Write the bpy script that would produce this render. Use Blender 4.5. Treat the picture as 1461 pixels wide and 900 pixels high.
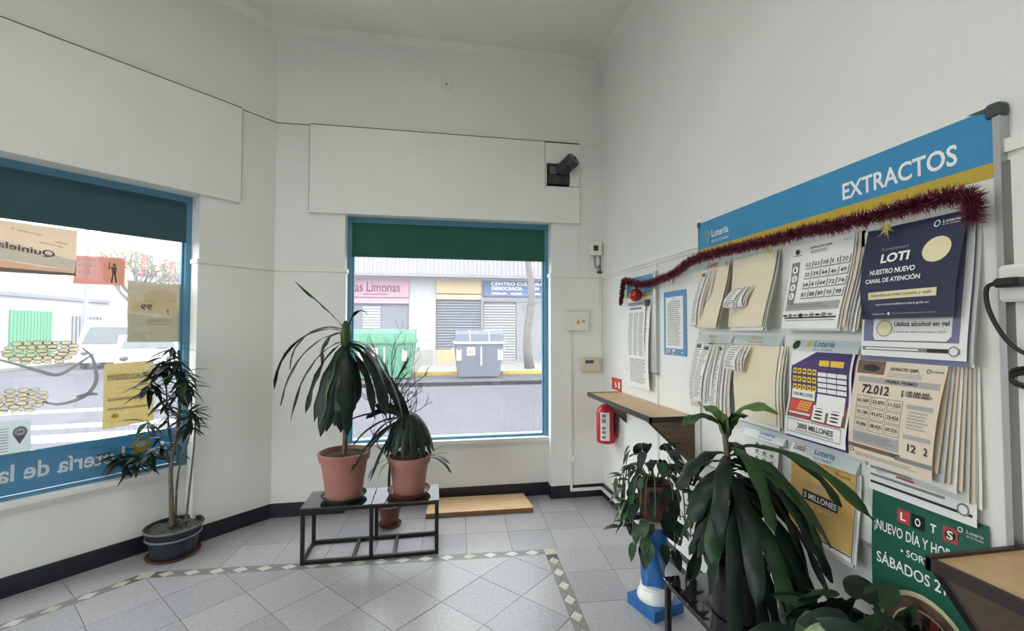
import bpy, math, random
from mathutils import Vector, Matrix
SC = bpy.context.scene
COL = SC.collection
for _o in list(bpy.data.objects):
    bpy.data.objects.remove(_o)

# ------------------------------------------------------------------ camera, sky, exposure
cam_d = bpy.data.cameras.new('camera')
cam_d.sensor_fit = 'HORIZONTAL'
cam_d.sensor_width = 36.0
cam_d.lens = 640.0 / 1461.0 * 36.0
cam_d.clip_start = 0.05
cam_d.clip_end = 300
cam = bpy.data.objects.new('camera', cam_d)
COL.objects.link(cam)
cam.location = (0, 0, 1.5)
cam.rotation_euler = (math.radians(90) + math.atan(20 / 640), 0, math.radians(-10))
SC.camera = cam

world = bpy.data.worlds.new('overcast_sky')
SC.world = world
world.use_nodes = True
_bg = world.node_tree.nodes['Background']
_bg.inputs[0].default_value = (0.93, 0.97, 1.0, 1)
_bg.inputs[1].default_value = 3.1
SC.view_settings.view_transform = 'Standard'
SC.view_settings.look = 'None'
SC.view_settings.gamma = 1.0
SC.view_settings.use_curve_mapping = False
SC.view_settings.exposure = 1.22
SC.cycles.max_bounces = 12
SC.cycles.diffuse_bounces = 7
SC.cycles.transparent_max_bounces = 24
SC.cycles.use_denoising = True
SC.cycles.caustics_reflective = False
SC.cycles.caustics_refractive = False
SC.cycles.sample_clamp_indirect = 8
FILL_POWER = 9.0

# ------------------------------------------------------------------ room measures (metres)
RX = 1.53            # right wall plane
BY = 3.91            # back wall plane
CX = -1.27           # corner between back wall and the 45 degree wall
ZC = 4.0             # ceiling
Q = math.sqrt(0.5)

# ------------------------------------------------------------------ materials
def lin(c):
    out = []
    for v in c[:3]:
        v = v / 255.0
        out.append(v / 12.92 if v <= 0.04045 else ((v + 0.055) / 1.055) ** 2.4)
    return (out[0], out[1], out[2], 1.0)

MATS = {}
def mat(name, col, rough=0.6, metal=0.0, spec=0.5, var=0.0, scale=6.0, bump=0.0, bscale=60.0, col2=None, stretch=None, detail=4.0):
    if name in MATS:
        return MATS[name]
    m = bpy.data.materials.new(name)
    m.use_nodes = True
    nt = m.node_tree
    b = nt.nodes['Principled BSDF']
    b.inputs['Roughness'].default_value = rough
    b.inputs['Metallic'].default_value = metal
    b.inputs['Specular IOR Level'].default_value = spec
    c = lin(col)
    tc = nt.nodes.new('ShaderNodeTexCoord')
    vec = tc.outputs['Object']
    if stretch:
        mp = nt.nodes.new('ShaderNodeMapping')
        mp.inputs['Scale'].default_value = stretch
        nt.links.new(vec, mp.inputs['Vector'])
        vec = mp.outputs['Vector']
    n = nt.nodes.new('ShaderNodeTexNoise')
    n.inputs['Scale'].default_value = scale
    n.inputs['Detail'].default_value = detail
    nt.links.new(vec, n.inputs['Vector'])
    r = nt.nodes.new('ShaderNodeValToRGB')
    r.color_ramp.elements[0].position = 0.3
    r.color_ramp.elements[1].position = 0.7
    if col2 is not None:
        r.color_ramp.elements[0].color = lin(col2)
        r.color_ramp.elements[1].color = c
    else:
        k = max(var, 0.02)
        r.color_ramp.elements[0].color = tuple(v * (1 - k) for v in c[:3]) + (1,)
        r.color_ramp.elements[1].color = tuple(min(1, v * (1 + k)) for v in c[:3]) + (1,)
    nt.links.new(n.outputs['Fac'], r.inputs['Fac'])
    nt.links.new(r.outputs['Color'], b.inputs['Base Color'])
    if bump > 0:
        n2 = nt.nodes.new('ShaderNodeTexNoise')
        n2.inputs['Scale'].default_value = bscale
        nt.links.new(vec, n2.inputs['Vector'])
        bp = nt.nodes.new('ShaderNodeBump')
        bp.inputs['Strength'].default_value = bump
        bp.inputs['Distance'].default_value = 0.01
        nt.links.new(n2.outputs['Fac'], bp.inputs['Height'])
        nt.links.new(bp.outputs['Normal'], b.inputs['Normal'])
    MATS[name] = m
    return m

def film(name, col, trans=0.5, clear=0.0):
    """Printed vinyl on glass: part diffuse, part light let through, part clear."""
    if name in MATS:
        return MATS[name]
    m = bpy.data.materials.new(name)
    m.use_nodes = True
    nt = m.node_tree
    nt.nodes.remove(nt.nodes['Principled BSDF'])
    out = nt.nodes['Material Output']
    d = nt.nodes.new('ShaderNodeBsdfDiffuse')
    t = nt.nodes.new('ShaderNodeBsdfTranslucent')
    x = nt.nodes.new('ShaderNodeBsdfTransparent')
    no = nt.nodes.new('ShaderNodeTexNoise')
    no.inputs['Scale'].default_value = 9.0
    r = nt.nodes.new('ShaderNodeValToRGB')
    c = lin(col)
    r.color_ramp.elements[0].color = tuple(v * 0.93 for v in c[:3]) + (1,)
    r.color_ramp.elements[1].color = c
    nt.links.new(no.outputs['Fac'], r.inputs['Fac'])
    nt.links.new(r.outputs['Color'], d.inputs['Color'])
    nt.links.new(r.outputs['Color'], t.inputs['Color'])
    m1 = nt.nodes.new('ShaderNodeMixShader')
    m1.inputs[0].default_value = trans
    nt.links.new(d.outputs[0], m1.inputs[1])
    nt.links.new(t.outputs[0], m1.inputs[2])
    m2 = nt.nodes.new('ShaderNodeMixShader')
    m2.inputs[0].default_value = clear
    nt.links.new(m1.outputs[0], m2.inputs[1])
    nt.links.new(x.outputs[0], m2.inputs[2])
    nt.links.new(m2.outputs[0], out.inputs['Surface'])
    MATS[name] = m
    return m

def glass_mat(name='window_glass', haze=0.03):
    if name in MATS:
        return MATS[name]
    m = bpy.data.materials.new(name)
    m.use_nodes = True
    nt = m.node_tree
    nt.nodes.remove(nt.nodes['Principled BSDF'])
    out = nt.nodes['Material Output']
    x = nt.nodes.new('ShaderNodeBsdfTransparent')
    x.inputs['Color'].default_value = (0.97, 0.98, 0.98, 1)
    g = nt.nodes.new('ShaderNodeBsdfGlossy')
    g.inputs['Roughness'].default_value = 0.03
    t = nt.nodes.new('ShaderNodeBsdfTranslucent')
    no = nt.nodes.new('ShaderNodeTexNoise')
    no.inputs['Scale'].default_value = 3.0
    r = nt.nodes.new('ShaderNodeValToRGB')
    r.color_ramp.elements[0].color = (0.75, 0.77, 0.8, 1)
    r.color_ramp.elements[1].color = (0.9, 0.9, 0.92, 1)
    nt.links.new(no.outputs['Fac'], r.inputs['Fac'])
    nt.links.new(r.outputs['Color'], t.inputs['Color'])
    m1 = nt.nodes.new('ShaderNodeMixShader')
    m1.inputs[0].default_value = 0.05
    nt.links.new(x.outputs[0], m1.inputs[1])
    nt.links.new(g.outputs[0], m1.inputs[2])
    m2 = nt.nodes.new('ShaderNodeMixShader')
    m2.inputs[0].default_value = haze  # translucent share lays a pale washed-out haze over the view
    nt.links.new(m1.outputs[0], m2.inputs[1])
    nt.links.new(t.outputs[0], m2.inputs[2])
    nt.links.new(m2.outputs[0], out.inputs['Surface'])
    MATS[name] = m
    return m

def emit_mat(name, col, s):
    m = bpy.data.materials.new(name)
    m.use_nodes = True
    b = m.node_tree.nodes['Principled BSDF']
    b.inputs['Base Color'].default_value = lin(col)
    b.inputs['Emission Color'].default_value = lin(col)
    b.inputs['Emission Strength'].default_value = s
    return m

WALL = mat('white_wall_paint', (225, 226, 221), 0.55, var=0.035, scale=1.7, bump=0.05, bscale=25)
CEIL = mat('ceiling_paint', (222, 222, 214), 0.8, var=0.04, scale=1.2)
PANEL = mat('white_panel_paint', (228, 229, 222), 0.45, var=0.03, scale=2.2)
TRIMW = mat('white_trim_paint', (228, 228, 220), 0.45, var=0.03, scale=5)
BASEB = mat('navy_black_baseboard', (26, 30, 40), 0.35, var=0.2, scale=9)
BLUEF = mat('blue_window_paint', (86, 138, 166), 0.35, var=0.06, scale=8)
BLIND = mat('dark_green_blind', (30, 84, 70), 0.8, var=0.08, scale=4)
BLIND2 = mat('dark_teal_blind', (50, 80, 88), 0.8, var=0.08, scale=4)
GLASS = glass_mat()
TILE = [mat('grey_granite_tile_%s' % n, c, 0.30, var=0.16, scale=70, bump=0.04, bscale=90, detail=6) for n, c in (('a', (162, 160, 163)), ('b', (156, 155, 158)), ('c', (166, 164, 166)))]
GROUT = mat('dark_grout', (92, 91, 92), 0.9, var=0.1)
MOSD = mat('dark_mosaic', (124, 123, 120), 0.4, var=0.15, scale=30)
MOSL = [mat('cream_mosaic', (194, 190, 180), 0.4, var=0.1, scale=40), mat('tan_mosaic', (180, 172, 156), 0.4, var=0.12, scale=40)]
BLACKM = mat('black_metal', (30, 27, 27), 0.4, metal=0.3, var=0.2, scale=20)
GLOSSB = mat('glossy_black_top', (22, 22, 24), 0.05, var=0.1, spec=1.0)
GLOSSB.node_tree.nodes['Principled BSDF'].inputs['Coat Weight'].default_value = 1.0
GLOSSB.node_tree.nodes['Principled BSDF'].inputs['Coat IOR'].default_value = 1.9
GLOSSB.node_tree.nodes['Principled BSDF'].inputs['Coat Roughness'].default_value = 0.03
TERRA = mat('terracotta_plastic', (156, 106, 95), 0.55, var=0.08, scale=8)
TERRAD = mat('dark_terracotta_plastic', (104, 62, 54), 0.55, var=0.08, scale=8)
GREENS = mat('dark_green_saucer', (36, 56, 52), 0.5)
SOIL = mat('potting_soil', (58, 44, 36), 0.95, var=0.5, scale=60, bump=0.8, bscale=70)
GRAVEL = mat('grey_gravel', (96, 88, 82), 0.95, var=0.45, scale=90, bump=0.8, bscale=90)
POTB = mat('navy_glazed_pot', (34, 40, 52), 0.35, var=0.15)
POTR = mat('grey_pot_band', (104, 104, 106), 0.5, var=0.15)
POTK = mat('black_plastic_pot', (24, 25, 27), 0.5)
LEAFD = mat('dark_leaf', (27, 45, 31), 0.42, spec=0.25, var=0.22, scale=14, col2=(18, 31, 27))
LEAFM = mat('green_leaf', (52, 80, 46), 0.4, spec=0.25, var=0.2, scale=14, col2=(32, 56, 38))
LEAFL = mat('light_leaf', (112, 140, 78), 0.4, spec=0.25, var=0.2, scale=10, col2=(74, 106, 58))
LEAFP = mat('pale_leaf', (150, 160, 124), 0.45, spec=0.25, var=0.2, scale=10, col2=(100, 124, 88))
BARK = mat('grey_brown_bark', (104, 92, 78), 0.9, var=0.3, scale=30, bump=0.5, bscale=60)
TWIG = mat('dark_twig', (62, 56, 50), 0.9, var=0.3, scale=30)
STEMG = mat('green_stem', (70, 88, 58), 0.6, var=0.2)
PLY = mat('plywood', (228, 192, 148), 0.6, var=0.12, scale=5, stretch=(1, 6, 1))
PLYE = mat('plywood_edge', (116, 88, 62), 0.7, var=0.2, scale=20)
WOODT = mat('shelf_laminate', (204, 172, 126), 0.35, col2=(184, 148, 102), scale=4, stretch=(8, 1.2, 8))
WOODD = mat('shelf_side_wood', (112, 88, 66), 0.5, col2=(92, 70, 52), scale=6, stretch=(2, 2, 8))
WOODE = mat('dark_edge_band', (38, 30, 27), 0.45, var=0.15)
ALU = mat('aluminium', (186, 187, 184), 0.4, metal=0.6, var=0.05)
WHITEB = mat('whiteboard_surface', (224, 224, 216), 0.3, var=0.02)
SKYB = mat('header_blue', (58, 138, 182), 0.4, var=0.04, scale=5)
YEL = mat('header_yellow', (190, 162, 58), 0.45, var=0.05)
GREYPL = mat('dark_corner_plastic', (62, 72, 72), 0.5, var=0.1)
PAPW = mat('white_paper', (228, 227, 222), 0.8, var=0.03, scale=8)
PAPG = mat('grey_paper', (196, 196, 192), 0.8, var=0.05, scale=12)
PAPC = mat('cream_paper', (224, 213, 184), 0.8, var=0.04, scale=6)
PAPB = mat('beige_paper', (214, 200, 178), 0.8, var=0.04, scale=6)
PAPK = mat('slip_paper', (208, 198, 184), 0.8, var=0.08, scale=20)
INK = mat('dark_ink', (52, 50, 52), 0.8)
INKG = mat('grey_ink', (132, 130, 128), 0.8)
INKM = mat('mid_grey_ink', (164, 162, 158), 0.8)
INKBR = mat('brown_ink', (112, 88, 76), 0.8, var=0.3, scale=40)
NAVY = mat('navy_print', (40, 46, 70), 0.45, var=0.08, scale=5)
LAV = mat('lavender_print', (116, 118, 148), 0.6, var=0.05)
PURP = mat('purple_print', (64, 48, 98), 0.5, var=0.08)
REDP = mat('red_print', (196, 62, 52), 0.5, var=0.08)
REDM = mat('dull_red_print', (172, 62, 66), 0.6, var=0.05)
YELP = mat('yellow_print', (222, 186, 62), 0.5, var=0.05)
MUST = mat('mustard_poster', (212, 176, 98), 0.55, col2=(196, 154, 88), scale=5)
GREENP = mat('green_poster', (34, 92, 74), 0.4, var=0.06, scale=5)
WHITEI = mat('white_print', (236, 236, 232), 0.6)
CREAMI = mat('cream_print', (222, 212, 170), 0.6)
BLUEI = mat('blue_print', (52, 110, 160), 0.6)
BORDB = mat('blue_border_print', (84, 142, 188), 0.6, var=0.05)
HEADG = mat('pale_header_plastic', (204, 212, 210), 0.35, var=0.03)
DARKG = mat('dark_clip', (70, 74, 76), 0.6)
TINS = mat('burgundy_tinsel', (108, 44, 60), 0.35, metal=0.45, var=0.3, scale=60)
GOLD = mat('gold_foil', (224, 206, 132), 0.25, metal=0.7, var=0.1)
BAUB = mat('red_bauble', (150, 44, 36), 0.2, metal=0.4, var=0.15)
REDX = mat('extinguisher_red', (182, 26, 44), 0.3, var=0.04)
BLK = mat('black_rubber', (26, 26, 27), 0.5)
CABLE = mat('grey_cable', (96, 96, 94), 0.6)
PLASW = mat('white_plastic', (224, 223, 214), 0.4, var=0.02)
PLASC = mat('cream_plastic', (208, 200, 172), 0.45, var=0.03)
PEDB = mat('blue_ceramic', (34, 96, 158), 0.25, var=0.12, scale=8)
PEDW = mat('white_ceramic', (226, 226, 220), 0.3, var=0.04)
DARKH = mat('dark_motor', (46, 48, 50), 0.5, var=0.3, scale=30)
DARKM = mat('motor_face', (92, 98, 98), 0.5, var=0.2, scale=30)

# ------------------------------------------------------------------ mesh helper
class MB:
    def __init__(s):
        s.v = []; s.f = []
    def add(s, vs, fs):
        n = len(s.v)
        s.v += [Vector(p) for p in vs]
        s.f += [tuple(i + n for i in f) for f in fs]
        return s
    def box(s, x0, x1, y0, y1, z0, z1):
        x0, x1 = sorted((x0, x1)); y0, y1 = sorted((y0, y1)); z0, z1 = sorted((z0, z1))
        return s.add([(x0,y0,z0),(x1,y0,z0),(x1,y1,z0),(x0,y1,z0),(x0,y0,z1),(x1,y0,z1),(x1,y1,z1),(x0,y1,z1)],
                     [(0,3,2,1),(4,5,6,7),(0,1,5,4),(1,2,6,5),(2,3,7,6),(3,0,4,7)])
    def bbox(s, x0, x1, y0, y1, z0, z1, b=0.004):
        """box with chamfered edges"""
        x0, x1 = sorted((x0, x1)); y0, y1 = sorted((y0, y1)); z0, z1 = sorted((z0, z1))
        b = min(b, (x1-x0)*.45, (y1-y0)*.45, (z1-z0)*.45)
        def ring(z, i):
            return [(x0+b+i,y0+i,z),(x1-b-i,y0+i,z),(x1-i,y0+b+i,z),(x1-i,y1-b-i,z),(x1-b-i,y1-i,z),(x0+b+i,y1-i,z),(x0+i,y1-b-i,z),(x0+i,y0+b+i,z)]
        vs = ring(z0, b*.6) + ring(z0+b, 0) + ring(z1-b, 0) + ring(z1, b*.6)
        fs = [tuple(range(7, -1, -1)), tuple(range(24, 32))]
        for k in range(3):
            for i in range(8):
                j = (i+1) % 8
                fs.append((k*8+i, k*8+j, k*8+8+j, k*8+8+i))
        return s.add(vs, fs)
    def fbox(s, fr, s0, s1, o0, o1, z0, z1):
        """box in a wall frame fr(s, o, z) -> world"""
        vs = [fr(a, b, c) for c in (z0, z1) for a, b in ((s0,o0),(s1,o0),(s1,o1),(s0,o1))]
        return s.add(vs, [(0,3,2,1),(4,5,6,7),(0,1,5,4),(1,2,6,5),(2,3,7,6),(3,0,4,7)])
    def prism(s, poly, z0, z1):
        n = len(poly)
        vs = [(p[0],p[1],z0) for p in poly] + [(p[0],p[1],z1) for p in poly]
        fs = [tuple(range(n-1,-1,-1)), tuple(range(n,2*n))] + [(i,(i+1)%n,n+(i+1)%n,n+i) for i in range(n)]
        return s.add(vs, fs)
    def extr(s, pts, d):
        """3D polygon extruded by vector d"""
        n = len(pts); d = Vector(d)
        vs = [Vector(p) for p in pts] + [Vector(p)+d for p in pts]
        return s.add(vs, [tuple(range(n-1,-1,-1)), tuple(range(n,2*n))] + [(i,(i+1)%n,n+(i+1)%n,n+i) for i in range(n)])
    def lathe(s, prof, c=(0,0,0), n=28, cap=True, axis=None):
        """prof: list of (radius, height)"""
        vs = []; fs = []
        for r, h in prof:
            for i in range(n):
                a = 2*math.pi*i/n
                p = Vector((r*math.cos(a), r*math.sin(a), h))
                if axis is not None: p = axis @ p
                vs.append(p + Vector(c))
        for k in range(len(prof)-1):
            for i in range(n):
                j = (i+1) % n
                fs.append((k*n+i, k*n+j, (k+1)*n+j, (k+1)*n+i))
        if cap:
            fs.append(tuple(range(n-1,-1,-1)))
            fs.append(tuple(range((len(prof)-1)*n, len(prof)*n)))
        return s.add(vs, fs)
    def tube(s, pts, r, n=7, cap=True):
        pts = [Vector(p) for p in pts]
        rs = r if isinstance(r, (list, tuple)) else [r]*len(pts)
        vs = []; fs = []
        u = None
        for i, p in enumerate(pts):
            t = (pts[min(i+1,len(pts)-1)] - pts[max(i-1,0)])
            if t.length < 1e-9: t = Vector((0,0,1))
            t.normalize()
            if u is None:
                u = t.cross(Vector((0.31,0.92,0.24)))
                if u.length < 1e-3: u = t.cross(Vector((1,0,0)))
            else:
                u = u - t*u.dot(t)
            u.normalize()
            w = t.cross(u)
            for k in range(n):
                a = 2*math.pi*k/n
                vs.append(p + (u*math.cos(a) + w*math.sin(a))*rs[i])
        for i in range(len(pts)-1):
            for k in range(n):
                j = (k+1) % n
                fs.append((i*n+k, i*n+j, (i+1)*n+j, (i+1)*n+k))
        if cap:
            fs.append(tuple(range(n-1,-1,-1)))
            fs.append(tuple(range((len(pts)-1)*n, len(pts)*n)))
        return s.add(vs, fs)
    def ball(s, c, r, nu=16, nv=10, sc=(1,1,1)):
        prof = [(max(1e-4, math.sin(math.pi*k/nv)), -math.cos(math.pi*k/nv)) for k in range(nv+1)]
        vs = []; fs = []
        for q, h in prof:
            for i in range(nu):
                a = 2*math.pi*i/nu
                vs.append((c[0]+r*q*math.cos(a)*sc[0], c[1]+r*q*math.sin(a)*sc[1], c[2]+r*h*sc[2]))
        for k in range(nv):
            for i in range(nu):
                j = (i+1) % nu
                fs.append((k*nu+i, k*nu+j, (k+1)*nu+j, (k+1)*nu+i))
        return s.add(vs, fs)

PRINTS = {'small_print', 'ruled_lines', 'label_print', 'grey_bands', 'cream_shapes', 'figure_print', 'sticker_mark', 'picture_print', 'white_pictogram', 'header_print'}
WL = {}          # world position of each object made here
def tag(o, label=None, cat=None, group=None, kind=None):
    if label: o['label'] = label
    if cat: o['category'] = cat
    if group: o['group'] = group
    if kind: o['kind'] = kind
    return o

def build(mb, name, m, parent=None, smooth=False, label=None, cat=None, group=None, kind=None, loc=None):
    """Link the collected shapes as one mesh object; vertices are given in world space."""
    base = WL[parent.name] if parent is not None else Vector(loc or (0, 0, 0))
    me = bpy.data.meshes.new(name)
    me.from_pydata([tuple(p - base) for p in mb.v], [], mb.f)
    me.materials.append(m)
    if smooth:
        me.polygons.foreach_set('use_smooth', [True]*len(me.polygons))
        if smooth == 'auto':
            try: me.set_sharp_from_angle(angle=math.radians(40))
            except Exception: pass
    me.update()
    o = bpy.data.objects.new(name, me)
    COL.objects.link(o)
    if parent is not None:
        o.parent = parent
        WL[o.name] = WL[parent.name].copy()
    else:
        o.location = base
        WL[o.name] = base.copy()
    if kind is None and parent is not None and (name.endswith('lettering') or name in PRINTS): kind = 'stuff'
    return tag(o, label, cat, group, kind)

def thing(name, label=None, cat=None, loc=(0, 0, 0), group=None, kind=None):
    o = bpy.data.objects.new(name, None)
    o.empty_display_size = 0.1
    COL.objects.link(o)
    o.location = loc
    WL[o.name] = Vector(loc)
    return tag(o, label, cat, group, kind)

def inst(mesh, name, parent, matrix):
    """A further object that shares mesh data; matrix is in world space."""
    o = bpy.data.objects.new(name, mesh)
    COL.objects.link(o)
    mm = matrix.copy()
    if parent is not None:
        o.parent = parent
        mm.translation = mm.translation - WL[parent.name]
    o.matrix_basis = mm
    return o

# ------------------------------------------------------------------ lettering
_TX = {}
def text_mesh(body, bold=0.0, spacing=1.0):
    key = (body, bold, spacing)
    if key in _TX: return _TX[key]
    cu = bpy.data.curves.new('lettering', 'FONT')
    cu.body = body
    cu.size = 1.0
    cu.resolution_u = 3
    cu.offset = bold
    cu.space_character = spacing
    cu.fill_mode = 'FRONT'
    ob = bpy.data.objects.new('lettering_source', cu)
    COL.objects.link(ob)
    dg = bpy.context.evaluated_depsgraph_get()
    me = bpy.data.meshes.new_from_object(ob.evaluated_get(dg))
    vs = [(v.co.x, v.co.y) for v in me.vertices]
    fs = [tuple(p.vertices) for p in me.polygons]
    bpy.data.objects.remove(ob); bpy.data.curves.remove(cu); bpy.data.meshes.remove(me)
    if not vs: vs = [(0, 0)]; fs = []
    x0 = min(v[0] for v in vs); x1 = max(v[0] for v in vs)
    y0 = min(v[1] for v in vs); y1 = max(v[1] for v in vs)
    _TX[key] = (vs, fs, (x0, x1, y0, y1))
    return _TX[key]

def put_letters(parent, body, fn, a0, a1, b0, b1, m, bold=0.0, name='letter'):
    """Fitted text with every letter built as a part of its own."""
    vs, fs, (x0, x1, y0, y1) = text_mesh(body, bold, 1.0)
    par = list(range(len(vs)))
    def find(i):
        while par[i] != i:
            par[i] = par[par[i]]; i = par[i]
        return i
    for f in fs:
        for v in f[1:]: par[find(v)] = find(f[0])
    comp = {}
    for f in fs: comp.setdefault(find(f[0]), []).append(f)
    items = []
    for k, ff in comp.items():
        xs = [vs[v][0] for f in ff for v in f]
        items.append([min(xs), max(xs), ff])
    items.sort(key=lambda q: q[0])
    out = []
    for it in items:
        if out and min(it[1], out[-1][1])-max(it[0], out[-1][0]) > .5*min(it[1]-it[0], out[-1][1]-out[-1][0]):
            out[-1][1] = max(out[-1][1], it[1]); out[-1][2] += it[2]
        else: out.append(it)
    for _, _, ff in out:
        used = sorted({v for f in ff for v in f}); ix = {v: i for i, v in enumerate(used)}
        mb = MB().add([fn(a0+(vs[v][0]-x0)/(x1-x0)*(a1-a0), b0+(vs[v][1]-y0)/(y1-y0)*(b1-b0)) for v in used], [tuple(ix[v] for v in f) for f in ff])
        build(mb, name, m, parent)

def put_text(mb, body, fn, a0, a1, b0, b1, bold=0.0, spacing=1.0):
    """Fit text into the box a0..a1 (reading direction) x b0..b1 (bottom to top); fn(a, b) -> world."""
    vs, fs, (x0, x1, y0, y1) = text_mesh(body, bold, spacing)
    w = max(1e-6, x1-x0); h = max(1e-6, y1-y0)
    mb.add([fn(a0 + (x-x0)/w*(a1-a0), b0 + (y-y0)/h*(b1-b0)) for x, y in vs], fs)

# ------------------------------------------------------------------ wall frames: fr(s, o, z); o > 0 goes out of the room
def FB(s, o, z): return Vector((s, BY + o, z))
def FL(s, o, z): return Vector((CX - s*Q - o*Q, BY - s*Q + o*Q, z))
def FR(s, o, z): return Vector((RX + o, s, z))
# ================================================================== STRUCTURE
def struct(mb, name, m, parent=None, smooth=False):
    return build(mb, name, m, parent, smooth, kind=None if parent is not None else 'structure')

NB = 0.11            # depth of the window niche in the back wall
NL = 0.14            # depth of the window niche in the 45 degree wall
WX0, WX1 = -0.725, 1.05        # back window niche, along X
LS0, LS1 = 0.535, 2.35         # 45 degree wall window niche, along s
LEN_L = 2.85
ZS, ZH = 0.53, 2.47            # sill and head of both windows
LXW = CX - LEN_L*Q             # plane of the left wall behind the camera
LYW = BY - LEN_L*Q

m = MB()
m.fbox(FB, CX-0.2, WX0, 0, .3, 0, ZC).fbox(FB, WX1, RX+.15, 0, .3, 0, ZC).fbox(FB, WX0, WX1, 0, .3, ZH, ZC).fbox(FB, WX0, WX1, NB, .3, 0, ZS-.03)
wall_back = struct(m, 'wall_back', WALL)
m = MB()
m.fbox(FL, -.02, LS0, 0, .32, 0, ZC).fbox(FL, LS1, LEN_L+.1, 0, .32, 0, ZC).fbox(FL, LS0, LS1, 0, .32, ZH, ZC).fbox(FL, LS0, LS1, NL, .32, 0, ZS-.03)
wall_left = struct(m, 'wall_left', WALL)
m = MB()
m.box(RX, RX+.2, -4.6, BY+.1, 0, ZC)
wall_right = struct(m, 'wall_right', WALL)
# side of the shop behind the camera's left: wall with a wide glazed entrance
EY0, EY1, EZ = -1.8, 1.5, 3.0
m = MB()
m.box(LXW-.3, LXW, EY1, LYW+.05, 0, ZC).box(LXW-.3, LXW, -4.6, EY0, 0, ZC).box(LXW-.3, LXW, EY0, EY1, EZ, ZC)
wall_side = struct(m, 'wall_side', WALL)
m = MB(); m.box(LXW-.3, RX+.2, -4.8, -4.6, 0, ZC)
struct(m, 'wall_front', WALL)
m = MB(); m.prism([(LXW-.3,-4.8),(RX+.2,-4.8),(RX+.2,BY+.3),(CX-.1,BY+.3),(LXW-.3,LYW+.25)], ZC, ZC+.2)
struct(m, 'ceiling', CEIL)
# cove moulding where walls meet the ceiling
for k, (fr, a, b) in enumerate(((FB, CX, RX), (FL, 0, LEN_L), (FR, -4.6, BY))):
    m = MB()
    pts = [fr(a,0,ZC-.055), fr(a,-.012,ZC-.05), fr(a,-.05,ZC-.012), fr(a,-.055,ZC), fr(a,0,ZC)]
    m.extr(pts, fr(b,0,0)-fr(a,0,0))
    struct(m, 'trim_%d' % (k+1), CEIL)

# ---------------- entrance door behind the camera (lets daylight in)
d = thing('door_1', kind='structure', loc=(LXW-.1, EY0, 0))
for y in (EY0, (EY0+EY1)/2-.025, EY1-.05):
    build(MB().box(LXW-.14, LXW-.08, y, y+.05, 0, EZ), 'stile', BLUEF, d)
build(MB().box(LXW-.14, LXW-.08, EY0, EY1, EZ-.06, EZ), 'head_rail', BLUEF, d)
for y in (EY0+.05, (EY0+EY1)/2+.025):
    build(MB().box(LXW-.113, LXW-.107, y, y+(EY1-EY0)/2-.1+.025, 0.02, EZ-.06), 'glass_pane', GLASS, d)

# ---------------- windows
def window(name, fr, s0, s1, off, rightwards):
    w = thing(name, kind='structure', loc=fr((s0+s1)/2, off, ZS))
    o0, o1 = off-.035, off+.03
    t = .036
    build(MB().fbox(fr, s0, s0+t, o0, o1, ZS, ZH), 'stile', BLUEF, w)
    build(MB().fbox(fr, s1-t, s1, o0, o1, ZS, ZH), 'stile', BLUEF, w)
    build(MB().fbox(fr, s0+t, s1-t, o0, o1, ZH-.05, ZH), 'head_rail', BLUEF, w)
    build(MB().fbox(fr, s0+t, s1-t, o0+.02, o1, ZS, ZS+.02), 'bottom_rail', BLUEF, w)
    # glazing beads, set back a little
    b = .014
    build(MB().fbox(fr, s0+t, s0+t+b, o0+.03, o1, ZS+.02, ZH-.05), 'glazing_bead', BLUEF, w)
    build(MB().fbox(fr, s1-t-b, s1-t, o0+.03, o1, ZS+.02, ZH-.05), 'glazing_bead', BLUEF, w)
    build(MB().fbox(fr, s0+t+b, s1-t-b, off+.008, off+.014, ZS+.02, ZH-.05), 'glass_pane', GLASS, w)
    build(MB().fbox(fr, s0, s1, off-.075, .3, ZS-.03, ZS), 'sill', TRIMW, w)
    build(MB().fbox(fr, s0+.005, s1-.005, off-.05, off-.02, ZS-.06, ZS-.03), 'sill_apron', TRIMW, w)
    return w
def FBw(s, o, z): return FB(s, o, z)
window('window_1', FB, WX0, WX1, NB+.03, True)
window('window_2', FL, LS0, LS1, NL+.03, True)

# sills stop at the niche face: lower panel below each window is the niche wall itself
# ---------------- baseboards
HB = .112
def base(name, fr, segs):
    m = MB()
    for s0, s1, o in segs:
        m.fbox(fr, s0, s1, o-.014, o+.01, 0, HB)
    return struct(m, name, BASEB)
m = MB()
m.fbox(FB, CX, WX0+.014, -.014, .01, 0, HB).fbox(FB, WX1-.014, RX, -.014, .01, 0, HB)
m.fbox(FB, WX0, WX1, NB-.014, NB+.01, 0, HB).fbox(FB, WX0-.002, WX0+.014, -.012, NB, 0, HB).fbox(FB, WX1-.014, WX1+.002, -.012, NB, 0, HB)
struct(m, 'baseboard_back', BASEB)
m = MB()
m.fbox(FL, 0, LS0+.014, -.014, .01, 0, HB).fbox(FL, LS1-.014, LEN_L, -.014, .01, 0, HB)
m.fbox(FL, LS0, LS1, NL-.014, NL+.01, 0, HB).fbox(FL, LS0-.002, LS0+.014, -.012, NL, 0, HB)
struct(m, 'baseboard_left', BASEB)
struct(MB().fbox(FR, -4.6, BY, -.014, .01, 0, HB), 'baseboard_right', BASEB)

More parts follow.
